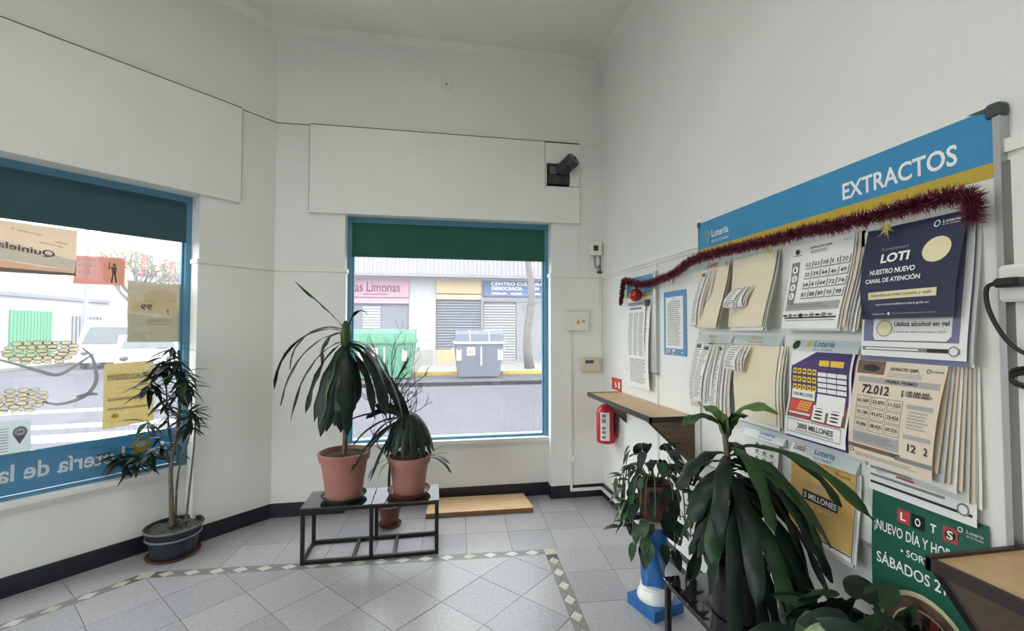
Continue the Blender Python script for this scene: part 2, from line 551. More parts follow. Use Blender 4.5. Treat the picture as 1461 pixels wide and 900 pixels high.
# ---------------- wainscot panels with a cap rail at about 2 m
def wain(name, fr, s0, s1, wrap=None):
    root = thing(name, kind='structure', loc=fr((s0+s1)/2, 0, 0))
    build(MB().fbox(fr, s0, s1, -.010, .002, HB, 1.975), 'panel', PANEL, root)
    build(MB().fbox(fr, s0, s1, -.024, .002, 1.975, 2.005), 'cap_rail', TRIMW, root)
    build(MB().fbox(fr, s0, s1, -.016, .002, 2.005, 2.013), 'cap_bead', TRIMW, root)
    if wrap:
        a, dep = wrap
        build(MB().fbox(fr, min(a, a+.010), max(a, a+.010), -.010, dep-.04, HB, 1.975) if a == s1 else MB().fbox(fr, a-.010, a, -.010, dep-.04, HB, 1.975), 'reveal_panel', PANEL, root)
        build(MB().fbox(fr, a, a+.020, -.024, dep-.04, 1.975, 2.005) if a == s1 else MB().fbox(fr, a-.020, a, -.024, dep-.04, 1.975, 2.005), 'reveal_cap', TRIMW, root)
    return root
wain('trim_4', FB, CX+.004, WX0, (WX0, NB))
wain('trim_5', FB, WX1, RX-.002, (WX1, NB))
wain('trim_6', FL, 0.006, LS0, (LS0, NL))
# right wall: cap rail only and thin battens over the board joints
r = thing('trim_7', kind='structure', loc=(RX, 2, 2))
build(MB().fbox(FR, -4.5, BY, -.022, .002, 1.975, 2.012), 'cap_rail', TRIMW, r)
build(MB().fbox(FR, -4.5, BY, -.010, .002, 1.955, 1.975), 'cap_bead', TRIMW, r)
for y in (2.885, .63):
    build(MB().fbox(FR, y-.012, y+.012, -.010, .002, HB, 1.955), 'batten', TRIMW, r)
# vertical joint strip in the corner between back and 45 degree wall
struct(MB().prism([(CX-.02,BY+.01),(CX+.012,BY+.01),(CX+.012,BY-.006),(CX-.002,BY-.014),(CX-.016,BY-.012)], HB, 1.97), 'trim_8', TRIMW)
# picture rail: small bead over a joint strip painted dark for its shadow
GAP = mat('joint_shadow_dark', (70, 68, 64), 0.9)
SIDESH = mat('side_shadow_grey', (140, 140, 136), 0.9)  # grey strip painted as the shadow line at the board ends
for k, (fr, a, b, h0, h1) in enumerate(((FB, CX, RX, -1.005, 1.31), (FL, 0, LEN_L, .278, LEN_L-.1))):
    pr = thing('trim_%d' % (9+k), kind='structure', loc=fr((a+b)/2, 0, 3.2))
    build(MB().fbox(fr, a, b, -.008, .002, 3.198, 3.212), 'bead', TRIMW, pr)
    build(MB().fbox(fr, h0, h1, -.031, .002, 3.1925, 3.198), 'joint_shadow', GAP, pr)
    build(MB().fbox(fr, a, h0, -.006, .002, 3.195, 3.198), 'joint_shadow', GAP, pr)
    build(MB().fbox(fr, h0-.005, h0, -.024, .0, 2.475, 3.1925), 'side_shadow', SIDESH, pr)
# flat strips at the right end of the back wall
r = thing('trim_11', kind='structure', loc=(1.3, BY, 2))
build(MB().fbox(FB, 1.292, 1.302, -.012, .002, 2.012, 2.47), 'batten', TRIMW, r)
build(MB().fbox(FB, 1.478, 1.496, -.02, .002, 1.69, 1.972), 'batten', TRIMW, r)
build(MB().fbox(FB, 1.17, 1.496, -.02, .002, 1.672, 1.69), 'batten', TRIMW, r)

# ---------------- roller shutter boxes above the windows (white boards with a small proud edge)
HX0, HX1, HZ0, HZ1 = 1.0, 1.215, 2.80, 3.0      # open hatch
AX0, AX1, AZ0 = .985, 1.305, 2.79
sb = thing('trim_12', kind='structure', loc=(0, BY, 2.47))
build(MB().fbox(FB, -1.005, AX0, -.03, .0, 2.47, 3.1925), 'board', PANEL, sb)
build(MB().fbox(FB, AX0, AX1+.005, -.03, .0, 2.47, AZ0), 'board', PANEL, sb)
build(MB().fbox(FB, -1.005, AX1+.005, -.036, .0, 2.462, 2.472), 'edge_bead', TRIMW, sb)
hatch = MB()
hatch.fbox(FB, AX0+.006, AX1, -.034, 0, HZ1, 3.185).fbox(FB, HX1, AX1, -.034, 0, AZ0+.006, HZ1).fbox(FB, AX0+.006, HX0, -.034, 0, AZ0+.006, HZ1)
build(hatch, 'hatch_cover', TRIMW, sb)
build(MB().fbox(FB, HX0, HX1, -.006, 0.0, HZ0, HZ1), 'hatch_shade_sheet', BLK, sb)  # flat black sheet stands in for the unlit depth of the hatch
sb2 = thing('trim_13', kind='structure', loc=FL(1.3, 0, 2.47))
build(MB().fbox(FL, .278, LEN_L-.1, -.03, .0, 2.475, 3.1925), 'board', PANEL, sb2)
build(MB().fbox(FL, .278, LEN_L-.1, -.036, .0, 2.465, 2.477), 'edge_bead', TRIMW, sb2)

# ---------------- blinds behind the upper part of each window
b = thing('roller_blind', 'dark green roller blind across the top of the far street window', 'blind', FB(.16, NB, 2.13))
build(MB().fbox(FB, WX0+.038, WX1-.038, NB-.012, NB-.008, 2.138, ZH-.05), 'fabric', BLIND, b)
build(MB().fbox(FB, WX0+.038, WX1-.038, NB-.016, NB-.004, 2.125, 2.140), 'hem_bar', BLIND, b)
b = thing('roller_blind', 'dark teal roller blind across the top of the left shop window', 'blind', FL(1.4, NL, 2.13))
build(MB().fbox(FL, LS0+.038, LS1-.038, NL-.012, NL-.008, 2.140, ZH-.05), 'fabric', BLIND2, b)
build(MB().fbox(FL, LS0+.038, LS1-.038, NL-.016, NL-.004, 2.127, 2.142), 'hem_bar', BLIND2, b)

# ================================================================== FLOOR: tiles laid one by one, with a mosaic border
def clip(poly, planes):
    """convex clip; planes are (nx, ny, d) keeping nx*x+ny*y <= d"""
    for nx, ny, dd in planes:
        out = []
        for i in range(len(poly)):
            p = poly[i]; q = poly[(i+1) % len(poly)]
            a = nx*p[0]+ny*p[1]-dd; c = nx*q[0]+ny*q[1]-dd
            if a <= 0: out.append(p)
            if (a < 0 < c) or (c < 0 < a):
                t = a/(a-c)
                out.append((p[0]+(q[0]-p[0])*t, p[1]+(q[1]-p[1])*t))
        poly = out
        if len(poly) < 3: return []
    return poly
def area(p):
    return abs(sum(p[i][0]*p[(i+1)%len(p)][1]-p[(i+1)%len(p)][0]*p[i][1] for i in range(len(p))))/2
def halfplane(p, q, inside):
    nx, ny = q[1]-p[1], -(q[0]-p[0])
    L = math.hypot(nx, ny); nx /= L; ny /= L
    dd = nx*p[0]+ny*p[1]
    if nx*inside[0]+ny*inside[1] > dd: nx, ny, dd = -nx, -ny, -dd
    return [nx, ny, dd]

floor = struct(MB().prism([(LXW-.3,-4.8),(RX+.2,-4.8),(RX+.2,BY+.3),(CX-.1,BY+.3),(LXW-.3,LYW+.25)], -.2, -.004), 'floor', GROUT)
P_R = (.79, 2.99); P_L = (-1.72, 3.137)
ux, uy = (P_R[0]-P_L[0]), (P_R[1]-P_L[1]); L_ = math.hypot(ux, uy); ux /= L_; uy /= L_
P_E = (P_R[0]+uy*5.5, P_R[1]-ux*5.5)                 # border runs towards the camera
P_W = (P_L[0]-Q*1.9, P_L[1]-Q*1.9)
IN = (0, 1.5)
BW = .038                                            # half width of the border
rt_ = random.Random(5)
def lay(angle, size, origin, planes, ymin, names='tile', gap=.0016):
    ca, sa = math.cos(angle), math.sin(angle)
    for i in range(-22, 23):
        for j in range(-22, 23):
            pts = []
            for a, c in ((0,0),(1,0),(1,1),(0,1)):
                u = (i+a)*size + (gap if a == 0 else -gap); v = (j+c)*size + (gap if c == 0 else -gap)
                pts.append((origin[0]+u*ca-v*sa, origin[1]+u*sa+v*ca))
            pts = clip(pts, planes + [[0, -1, -ymin]])
            if len(pts) < 3 or area(pts) < .0006: continue
            dz = rt_.uniform(-.0006, .0004)
            build(MB().prism(pts, -.012, dz), names, rt_.choice(TILE), floor)
def off(pl, dd): return [pl[0], pl[1], pl[2]+dd]
hB = halfplane(P_L, P_R, IN); hR = halfplane(P_R, P_E, IN); hL = halfplane(P_L, P_W, IN)
neg = lambda pl: [-pl[0], -pl[1], -pl[2]]
WB = [0, 1, BY+NB]; WR = [1, 0, RX]; WLf = [-Q, Q, (-CX+BY)*Q+NL]
ANG = math.atan2(uy, ux)
lay(ANG+math.pi/4, .315, (.29, 2.76), [off(hB,-BW), off(hR,-BW), off(hL,-BW)], .9)
bis_R = halfplane(P_R, (P_R[0]+1, P_R[1]), (P_R[0], P_R[1]+1))
lay(ANG, .31, (P_R[0]-.25, P_R[1]+BW), [off(neg(hB),-BW), WB, WR, WLf], .9)
lay(ANG, .31, (P_R[0]+BW, P_R[1]+BW), [off(neg(hR),-BW), [hB[0],hB[1],hB[2]+BW], WR], .9)
lay(math.pi/4, .31, (P_L[0], P_L[1]), [off(neg(hL),-BW), [hB[0],hB[1],hB[2]+BW], WLf], .9)
# plain granite further back, behind the camera
struct(MB().box(LXW, RX, -4.6, .9, -.01, -.001), 'floor_rear', TILE[0])
def border(p, q, skip0=.05, skip1=.05, per=.142):
    dx, dy = q[0]-p[0], q[1]-p[1]; L = math.hypot(dx, dy); dx /= L; dy /= L
    nx, ny = -dy, dx
    n = int((L-skip0-skip1)/per)
    h = BW-.001; g = .0012
    W = lambda a, c: (p[0]+dx*a+nx*c, p[1]+dy*a+ny*c)
    for k in range(n):
        a = skip0+(k+.5)*per
        if W(a, 0)[1] < .9 or W(a, 0)[0] < LXW: continue
        e = .047
        j = rt_.uniform(-.003, .003)
        build(MB().prism([W(a-e+j,0),W(a,-h+.002),W(a+e+j,0),W(a,h-.002)], -.012, .0004), 'mosaic_diamond', MOSL[rt_.random() < .3], floor)
        for s in (-1, 1):
            c0 = a+g; c1 = a+per-g
            build(MB().prism([W(c0+.002, s*h), W(a+e+g, s*g), W(a+per-e-g, s*g), W(c1-.002, s*h)], -.012, -.0002), 'mosaic_wedge', MOSD, floor)
border(P_L, P_R); border(P_R, P_E); border(P_L, P_W)
for c in (P_R, P_L):
    build(MB().prism([(c[0]-BW,c[1]-BW),(c[0]+BW,c[1]-BW),(c[0]+BW,c[1]+BW),(c[0]-BW,c[1]+BW)], -.012, .0003), 'mosaic_corner', MOSL[1], floor)

# ================================================================== unseen ceiling tube lamps added as fill light for the room
TUBE = emit_mat('fill_tube', (255, 250, 240), 3.0)
for k, y in enumerate((1.2, -1.6)):
    f = thing('fill_lamp', ['added unseen white twin tube fill lamp nearer the windows', 'added unseen white twin tube fill lamp at the rear of the shop'][k], 'lamp', (-.6, y, ZC-.09), 'added fill lamps')
    build(MB().bbox(-1.25, .05, y-.09, y+.09, ZC-.05, ZC-.002), 'housing', PLASW, f)
    for dy in (-.045, .045):
        build(MB().tube([(-1.2, y+dy, ZC-.075), (0, y+dy, ZC-.075)], .014, 10), 'tube', TUBE, f, smooth=True)
    ld = bpy.data.lights.new('fill_light', 'AREA')
    ld.shape = 'RECTANGLE'; ld.size = 1.2; ld.size_y = .16
    ld.energy = FILL_POWER; ld.color = (1, .97, .92)
    lo = bpy.data.objects.new('fill_light', ld); COL.objects.link(lo)
    lo.parent = f; lo.location = (0, 0, -.03)
# ================================================================== STREET OUTSIDE
ASPH = mat('pale_asphalt', (84, 83, 89), 0.9, spec=0.1, var=0.10, scale=3.0, bump=0.1, bscale=30)
ASPD = mat('dark_gutter', (24, 24, 27), 0.9, spec=0.0, var=0.3, scale=4)
SIDEW = mat('sidewalk_concrete', (136, 134, 129), 0.9, var=0.08, scale=5)
CURBY = mat('yellow_curb_paint', (166, 138, 62), 0.8, var=0.15, scale=8)
ROADW = mat('road_white_paint', (190, 190, 190), 0.8, var=0.06, scale=6)
FACW = mat('white_facade', (152, 151, 154), 0.8, var=0.05, scale=2)
FACG = mat('grey_facade', (110, 110, 119), 0.8, var=0.07, scale=3)
FACL = mat('light_grey_facade', (122, 122, 126), 0.8, var=0.05, scale=3)
PINK = mat('pink_sign', (163, 125, 136), 0.7, var=0.05)
PINKL = mat('light_pink_strip', (166, 135, 148), 0.7, var=0.04)
MAUVE = mat('mauve_lettering', (70, 42, 60), 0.7)
CREAM = mat('cream_sign', (168, 147, 115), 0.7, var=0.05)
CREAML = mat('pale_cream_strip', (171, 160, 131), 0.7, var=0.04)
SHUTG = mat('grey_roller_shutter', (107, 109, 117), 0.6, var=0.08, scale=5)
SHUTL = mat('light_roller_shutter', (140, 140, 140), 0.6, var=0.05)
SHUTW = mat('white_roller_shutter', (158, 159, 165), 0.6, var=0.05)
BANNER = mat('blue_banner', (82, 99, 134), 0.7, var=0.12, scale=3)
AWN = mat('white_corrugated_awning', (150, 147, 149), 0.6, var=0.05)
AWNG = mat('grey_awning_edge', (120, 120, 125), 0.6, var=0.15)
CONTG = mat('green_container_plastic', (70, 126, 98), 0.55, var=0.10, scale=4)
CONTD = mat('grey_container_plastic', (88, 92, 104), 0.55, var=0.15, scale=4)
CONTL = mat('light_container_rim', (158, 163, 172), 0.5, var=0.08)
STICK = mat('container_sticker', (226, 214, 214), 0.6)
TREEB = mat('street_tree_bark', (103, 97, 95), 0.95, var=0.25, scale=12, bump=0.5, bscale=30)
TREEL = mat('street_tree_leaf', (160, 160, 120), 0.8, var=0.2)
POLE = mat('blue_grey_pole', (125, 130, 153), 0.6, var=0.05)
GDOOR = mat('green_corrugated_door', (82, 141, 108), 0.7, var=0.08)
CARW = mat('white_car_paint', (184, 184, 187), 0.3, var=0.03)
CARG = mat('silver_car_paint', (186, 188, 192), 0.3, var=0.03)
CARGL = mat('car_glass', (62, 68, 72), 0.15, var=0.1)
TYRE = mat('tyre_rubber', (60, 60, 62), 0.9)
CREAMF = mat('cream_house_wall', (186, 174, 150), 0.8, var=0.05)
REDF = mat('red_cloth', (196, 92, 92), 0.8, var=0.1)
GZ = -.15           # road level
SZ = -.02           # sidewalk level

def FS(s, o, z): return Vector((s, 20 + o, z))          # shop fronts across the street
def FW(s, o, z): return Vector((-21 - o, s, z))         # houses across the side street

struct(MB().box(-70, 60, -40, 90, GZ-.3, GZ), 'road', ASPH)
struct(MB().box(-6.8, 12, 13.25, 14.25, GZ, GZ+.004), 'road_gutter', ASPD)
# our own sidewalk round the building
struct(MB().prism([(LXW-3.4,-14),(LXW-.3,-14),(LXW-.3,LYW+.2),(CX-.1,BY+.3),(14,BY+.3),(14,6.3),(-2.6,6.3),(LXW-3.4,3.4)], GZ, SZ), 'sidewalk_near', SIDEW)
struct(MB().box(-6.8, 30, 16.4, 20.4, GZ, SZ), 'sidewalk_far', SIDEW)
struct(MB().box(-21.4, -16.6, -5, 70, GZ, SZ), 'sidewalk_side', SIDEW)
far_curb = thing('kerb_far', kind='structure', loc=(0, 16.3, GZ))
for x0, x1, mt in ((-6.8, -2.8, SIDEW), (-2.7, -1.9, CURBY), (-1.8, 1.0, CURBY), (1.1, 2.4, CURBY), (2.5, 4.2, CURBY), (4.3, 6.0, CURBY), (6.1, 12, SIDEW)):
    build(MB().bbox(x0, x1, 16.18, 16.4, GZ, SZ+.02, .02), 'kerb_stone', mt, far_curb)
side_curb = thing('kerb_side', kind='structure', loc=(-16.5, 20, GZ))
for k in range(20):
    y0 = 8 + k*2.0
    build(MB().bbox(-16.6, -16.38, y0, y0+1.94, GZ, SZ+.02, .02), 'kerb_stone', CURBY if k % 4 < 2 else SIDEW, side_curb)
# zebra bars seen low in the left window
ca, sa = math.cos(math.radians(8)), math.sin(math.radians(8))
for k, (cx_, cy_, hl, hw) in enumerate(((-6.2, 8.9, 1.9, .20), (-5.9, 7.9, 2.0, .30), (-5.5, 7.0, 2.0, .22), (-7.2, 10.6, 1.6, .2))):
    pts = [(cx_+a*hl*ca-b*hw*sa, cy_+a*hl*sa+b*hw*ca) for a, b in ((-1,-1),(1,-1),(1,1),(-1,1))]
    struct(MB().prism(pts, GZ, GZ+.005), 'road_stripe' if k == 0 else 'road_stripe', ROADW)

# ---------------- shop fronts across the street
fac = thing('facade_far', kind='structure', loc=(0, 20, 0))
build(MB().fbox(FS, -6.8, 30, .12, .6, SZ, 9), 'wall', FACW, fac)
build(MB().fbox(FS, -6.8, -1.02, .0, .14, SZ, 2.62), 'lower_wall', FACG, fac)
build(MB().fbox(FS, -1.02, .12, -.12, .14, SZ, 3.78), 'pilaster', FACW, fac)
build(MB().fbox(FS, -.9, 0, -.15, -.10, SZ, .62), 'pilaster_base', SIDEW, fac)
build(MB().fbox(FS, -.78, -.1, -.14, -.10, 1.05, 3.45), 'pilaster_panel', FACW, fac)
build(MB().fbox(FS, .12, 2.11, -.08, .14, SZ, .62), 'cream_plinth', CREAM, fac)
build(MB().fbox(FS, .12, 9, -.04, .14, SZ, .12), 'plinth', SIDEW, fac)
build(MB().fbox(FS, 3.82, 9, -.04, .14, .12, 2.75), 'light_wall', FACL, fac)
build(MB().fbox(FS, 2.11, 2.2, -.1, .14, .1, 3.7), 'post', FACL, fac)
build(MB().fbox(FS, 3.72, 3.86, -.06, .14, .1, 2.75), 'post', FACL, fac)
build(MB().fbox(FS, 2.2, 9, -.08, .14, 2.75, 2.95), 'grey_lintel', FACL, fac)
def shutter(name, s0, s1, z0, z1, mt, label, pitch=.12):
    t = thing(name, label, 'shutter', FS((s0+s1)/2, 0, z0), 'roller shutters across the street')
    n = int((z1-z0)/pitch)
    for k in range(n):
        a = z0+k*pitch
        build(MB().extr([FS(s0,-.005,a), FS(s0,-.045,a+.02), FS(s0,-.045,a+pitch*.72), FS(s0,-.005,a+pitch*.92)], (s1-s0, 0, 0)), 'slat', mt, t)
    return t
shutter('roller_shutter', .14, 2.1, .62, 2.8, SHUTG, 'dark grey roller shutter under the cream shop sign')
shutter('roller_shutter', 2.22, 3.7, .12, 2.74, SHUTL, 'light grey roller shutter under the blue banner')
shutter('roller_shutter', -2.95, -2.22, .1, 2.6, SHUTW, 'white slatted shutter below the pink shop sign')
# signs
t = thing('shop_sign', 'pink shop sign with mauve lettering across the street', 'sign', FS(-2.4, 0, 2.65))
build(MB().fbox(FS, -4.4, -1.03, -.2, .0, 2.88, 3.66), 'sign_board', PINK, t)
build(MB().fbox(FS, -4.4, -1.03, -.14, .0, 2.62, 2.86), 'lower_strip', PINKL, t)
mb = MB(); put_text(mb, 'Las Limonas', lambda a, b: FS(a, -.205, b), -3.45, -1.4, 3.1, 3.52, bold=.01)
build(mb, 'lettering', MAUVE, t)
build(MB().fbox(FS, -2.95, -1.9, -.207, -.2, 2.985, 3.02), 'small_print', MAUVE, t)
t = thing('shop_sign', 'cream shop sign band with pale lower strip across the street', 'sign', FS(1.1, 0, 2.8))
build(MB().fbox(FS, .13, 2.1, -.2, .0, 3.08, 3.68), 'sign_board', CREAM, t)
build(MB().fbox(FS, .13, 2.1, -.16, .0, 2.82, 3.04), 'lower_strip', CREAML, t)
t = thing('banner', 'blue banner with white capital lettering across the street', 'banner', FS(3.7, 0, 2.95))
build(MB().fbox(FS, 2.22, 6.2, -.14, -.08, 2.98, 3.68), 'cloth', BANNER, t)
mb = MB()
fn = lambda a, b: FS(a, -.146, b)
put_text(mb, 'CENTRO CULTURAL', fn, 2.55, 5.1, 3.48, 3.62, bold=.015)
put_text(mb, 'DEMOCRACIA', fn, 2.58, 3.98, 3.27, 3.42, bold=.015)
put_text(mb, 'TIV', fn, 4.4, 4.78, 3.27, 3.42, bold=.015)
build(mb, 'lettering', WHITEI, t)
mb = MB()
for a, b in ((2.6, 3.0), (3.05, 3.25), (3.45, 3.95), (4.4, 4.8)):
    mb.fbox(FS, a, b, -.146, -.14, 3.08, 3.14)
build(mb, 'small_print', WHITEI, t)
t = thing('awning', 'white corrugated metal awning over the shops across the street', 'awning', FS(1, 0, 3.78))
mb = MB()
n = 190
vs = []
for k in range(n*2+1):
    x = -6.8 + k*.045
    o = -.72 if (k//2) % 2 else -.66
    vs += [FS(x, o, 3.86), FS(x, o, 4.8)]
mb.add(vs, [(2*k, 2*k+2, 2*k+3, 2*k+1) for k in range(n*2)])
build(mb, 'corrugated_sheet', AWN, t)
build(MB().fbox(FS, -6.8, 10, -.7, -.2, 3.78, 3.86), 'underside', AWNG, t)
build(MB().fbox(FS, -6.8, 10, -.74, -.66, 3.74, 3.84), 'edge_rail', AWNG, t)

# ---------------- rubbish containers
def container(x, y, body, rim, label, w=1.62, h=1.62, dpt=1.05):
    t = thing('rubbish_container', label, 'container', (x, y, GZ), 'street rubbish containers')
    def ring(z, fx, fy): return [(x-w/2*fx, y-dpt/2*fy, z), (x+w/2*fx, y-dpt/2*fy, z), (x+w/2*fx, y+dpt/2*fy, z), (x-w/2*fx, y+dpt/2*fy, z)]
    R = ring(GZ+.06, .86, .8) + ring(GZ+.5, .92, .9) + ring(GZ+h*.74, 1, 1)
    mb = MB().add(R, [(3,2,1,0)] + [(k*4+i, k*4+(i+1)%4, k*4+4+(i+1)%4, k*4+4+i) for k in range(2) for i in range(4)] + [(8,9,10,11)])
    build(mb, 'body', body, t)
    build(MB().box(x-w*.52, x+w*.52, y-dpt*.55, y+dpt*.55, GZ+h*.72, GZ+h*.77), 'rim', rim, t)
    prof = [(-.52, .77), (-.50, .92), (-.40, 1.0), (.3, 1.0), (.5, .9), (.52, .77)]
    lid = [Vector((x-w*.5, y+dpt*a, GZ+h*b)) for a, b in prof]
    build(MB().extr(lid, (w, 0, 0)), 'lid', body, t)
    for fx in (-.2, .2):
        rib = [Vector((x+fx*w-.02, y+dpt*a*1.02, GZ+h*b+.012)) for a, b in prof]
        build(MB().extr(rib, (.04, 0, 0)), 'lid_rib', rim, t)
    for sx in (-1, 1):
        build(MB().box(x+sx*w*.52, x+sx*w*.56, y-.35, y+.3, GZ+h*.55, GZ+h*.62), 'lift_pin', rim, t)
        for sy in (-1, 1):
            build(MB().lathe([(.02,-.03),(.09,-.03),(.09,.03),(.02,.03)], (x+sx*w*.36, y+sy*dpt*.3, GZ+.09), 14, axis=Matrix.Rotation(math.pi/2, 3, 'Y')), 'wheel', TYRE, t)
    yf = y-dpt*.485
    st = build(MB().box(x-.42, x-.15, yf-.02, yf+.06, GZ+.78, GZ+1.05), 'sticker', STICK, t)
    build(MB().box(x-.36, x-.31, yf-.026, yf-.02, GZ+.84, GZ+.99).box(x-.28, x-.22, yf-.026, yf-.02, GZ+.84, GZ+.92).box(x-.28, x-.2, yf-.026, yf-.02, GZ+.94, GZ+.99), 'sticker_mark', REDF, st)
    build(MB().box(x+.04, x+.08, yf-.03, yf+.06, GZ+.45, GZ+1.08), 'handle_bar', STICK, t)
    for sx in (-.68, .72):
        build(MB().extr([(x+sx-.09,yf-.012,GZ+.62),(x+sx+.07,yf-.012,GZ+.62),(x+sx+.07,yf-.012,GZ+1.0),(x+sx-.01,yf-.012,GZ+.92),(x+sx-.09,yf-.012,GZ+1.0)], (0,.05,0)), 'reflector', STICK, t)
    return t
container(1.55, 15.6, CONTD, CONTL, 'dark grey rubbish container with lighter rim at the kerb')
container(-1.62, 15.7, CONTG, CONTG, 'green rubbish container at the kerb below the pink sign', w=2.1, h=1.66)

# ---------------- street tree
def branch_tree(name, label, x, y, r0, h, seed, lean=0.0, crown=60, bent=False):
    t = thing(name, label, 'tree', (x, y, SZ))
    rr = random.Random(seed)
    pts = []; rs = []
    for k in range(9):
        f = k/8
        pts.append(Vector((x+lean*f*h+(.10*math.sin(f*9+seed) if bent else 0), y, SZ+f*h)))
        rs.append(r0*(1.25 if k == 0 else 1-.35*f) * rr.uniform(.93, 1.08))
    build(MB().tube(pts, rs, 10), 'trunk', TREEB, t, smooth=True)
    mb = MB(); lf = MB()
    def grow(p, dr, r, L, lv):
        q = [p]; dd = dr.copy()
        for k in range(4):
            dd = (dd + Vector((rr.uniform(-.22,.22), rr.uniform(-.22,.22), rr.uniform(-.1,.22)))).normalized()
            q.append(q[-1]+dd*L/4)
        mb.tube(q, [r*(1-.16*i) for i in range(5)], 5)
        if lv > 0:
            for c in range(3):
                i = rr.choice((2,3,4))
                nd = (dd + Vector((rr.uniform(-1,1), rr.uniform(-1,1), rr.uniform(-.3,.7)))).normalized()
                grow(q[i], nd, r*.5, L*rr.uniform(.55,.75), lv-1)
        else:
            for c in range(5):
                c0 = q[rr.randrange(2,5)] + Vector((rr.uniform(-.2,.2), rr.uniform(-.2,.2), rr.uniform(-.2,.2)))
                a = Vector((rr.uniform(-1,1), rr.uniform(-1,1), rr.uniform(-1,1))).normalized()*.07
                bq = a.cross(Vector((rr.uniform(-1,1), rr.uniform(-1,1), 1))).normalized()*.035
                lf.add([c0-a, c0+bq, c0+a, c0-bq], [(0,1,2,3)])
    top = pts[-1]
    for k in range(5):
        a = k*1.257+seed
        grow(pts[-1-(k % 2)], Vector((math.cos(a)*.8, math.sin(a)*.8, .75)).normalized(), r0*.5, h*.45, 3)
    build(mb, 'branches', TREEB, t, smooth=True, kind='stuff')
    build(lf, 'foliage', TREEL, t, kind='stuff')
    return t
branch_tree('street_tree', 'slim grey street tree with knobbly trunk beside the blue banner', 3.72, 17.2, .17, 5.4, 3, bent=True)
branch_tree('street_tree', 'bare branched street tree seen through the left shop window', -15.7, 26.8, .2, 3.4, 8)
branch_tree('street_tree', 'forked street tree leaning towards the cream house at left', -18.0, 36.0, .24, 3.6, 5, lean=.08)

# ---------------- houses across the side street
hs = thing('facade_side', kind='structure', loc=(-21, 30, 0))
build(MB().fbox(FW, 8, 33.6, 0, .6, SZ, 4.6), 'white_wall', FACW, hs)
build(MB().fbox(FW, 33.6, 75, 0, .6, SZ, 9.5), 'cream_wall', CREAMF, hs)
build(MB().fbox(FW, 8, 33.6, -.12, .0, 3.2, 3.4), 'ledge', FACL, hs)
for y0 in (12.5, 16.2, 20.0, 23.4):
    w_ = build(MB().fbox(FW, y0, y0+1.3, -.02, .02, 1.1, 2.5), 'window', FACG, hs)
    for k in range(3):
        build(MB().fbox(FW, y0+.05+k*.43, y0+.40+k*.43, -.03, -.01, 1.16, 2.44), 'pane', CARGL, w_)
g = build(MB().fbox(FW, 26.6, 29.2, -.03, .02, SZ, 2.5), 'green_gate', GDOOR, hs)
for k in range(13):
    build(MB().fbox(FW, 26.62+k*.2, 26.72+k*.2, -.055, -.03, SZ+.05, 2.46), 'gate_rib', GDOOR, g)
for k in range(9):
    build(MB().fbox(FW, 30.6+k*.28, 30.68+k*.28, -.06, -.02, .6, 2.3), 'fence_bar', FACG, hs)
for y0, z0 in ((36.2, 2.3), (36.0, 5.4), (39.6, 5.4), (40.2, 1.0)):
    w_ = build(MB().fbox(FW, y0, y0+2.2, -.03, .02, z0, z0+1.7), 'window', FACG, hs)
    for k in range(3):
        build(MB().fbox(FW, y0+.08+k*.7, y0+.66+k*.7, -.05, -.02, z0+.1, z0+1.6), 'pane', (REDF if (k == 1 and z0 > 5) else CARGL), w_)
bal = build(MB().fbox(FW, 35.4, 42.4, -1.0, .0, 4.9, 5.05), 'balcony', FACW, hs)
build(MB().fbox(FW, 35.4, 42.4, -1.0, -.95, 5.95, 6.02), 'rail', FACL, bal)
for k in range(20):
    build(MB().fbox(FW, 35.42+k*.36, 35.47+k*.36, -1.0, -.95, 5.05, 5.95), 'baluster', FACL, bal)
far = thing('facade_end', kind='structure', loc=(-12, 74, 0))
build(MB().box(-40, 30, 74, 75, GZ, 7), 'wall', FACW, far)
t = thing('street_lamp', 'blue grey lamp post at the kerb across the side street', 'lamp post', (-15.6, 23.5, SZ))
build(MB().lathe([(.14,0),(.14,.5),(.09,.55),(.07,7)], (-15.6, 23.5, SZ), 12), 'pole', POLE, t, smooth='auto')
build(MB().tube([(-15.6,23.5,6.9),(-15.2,23.3,7.5),(-13.9,22.8,7.7)], .045, 8), 'arm', POLE, t, smooth=True)
build(MB().bbox(-14.1, -13.4, 22.6, 22.85, 7.6, 7.75, .03), 'lamp_head', POLE, t)

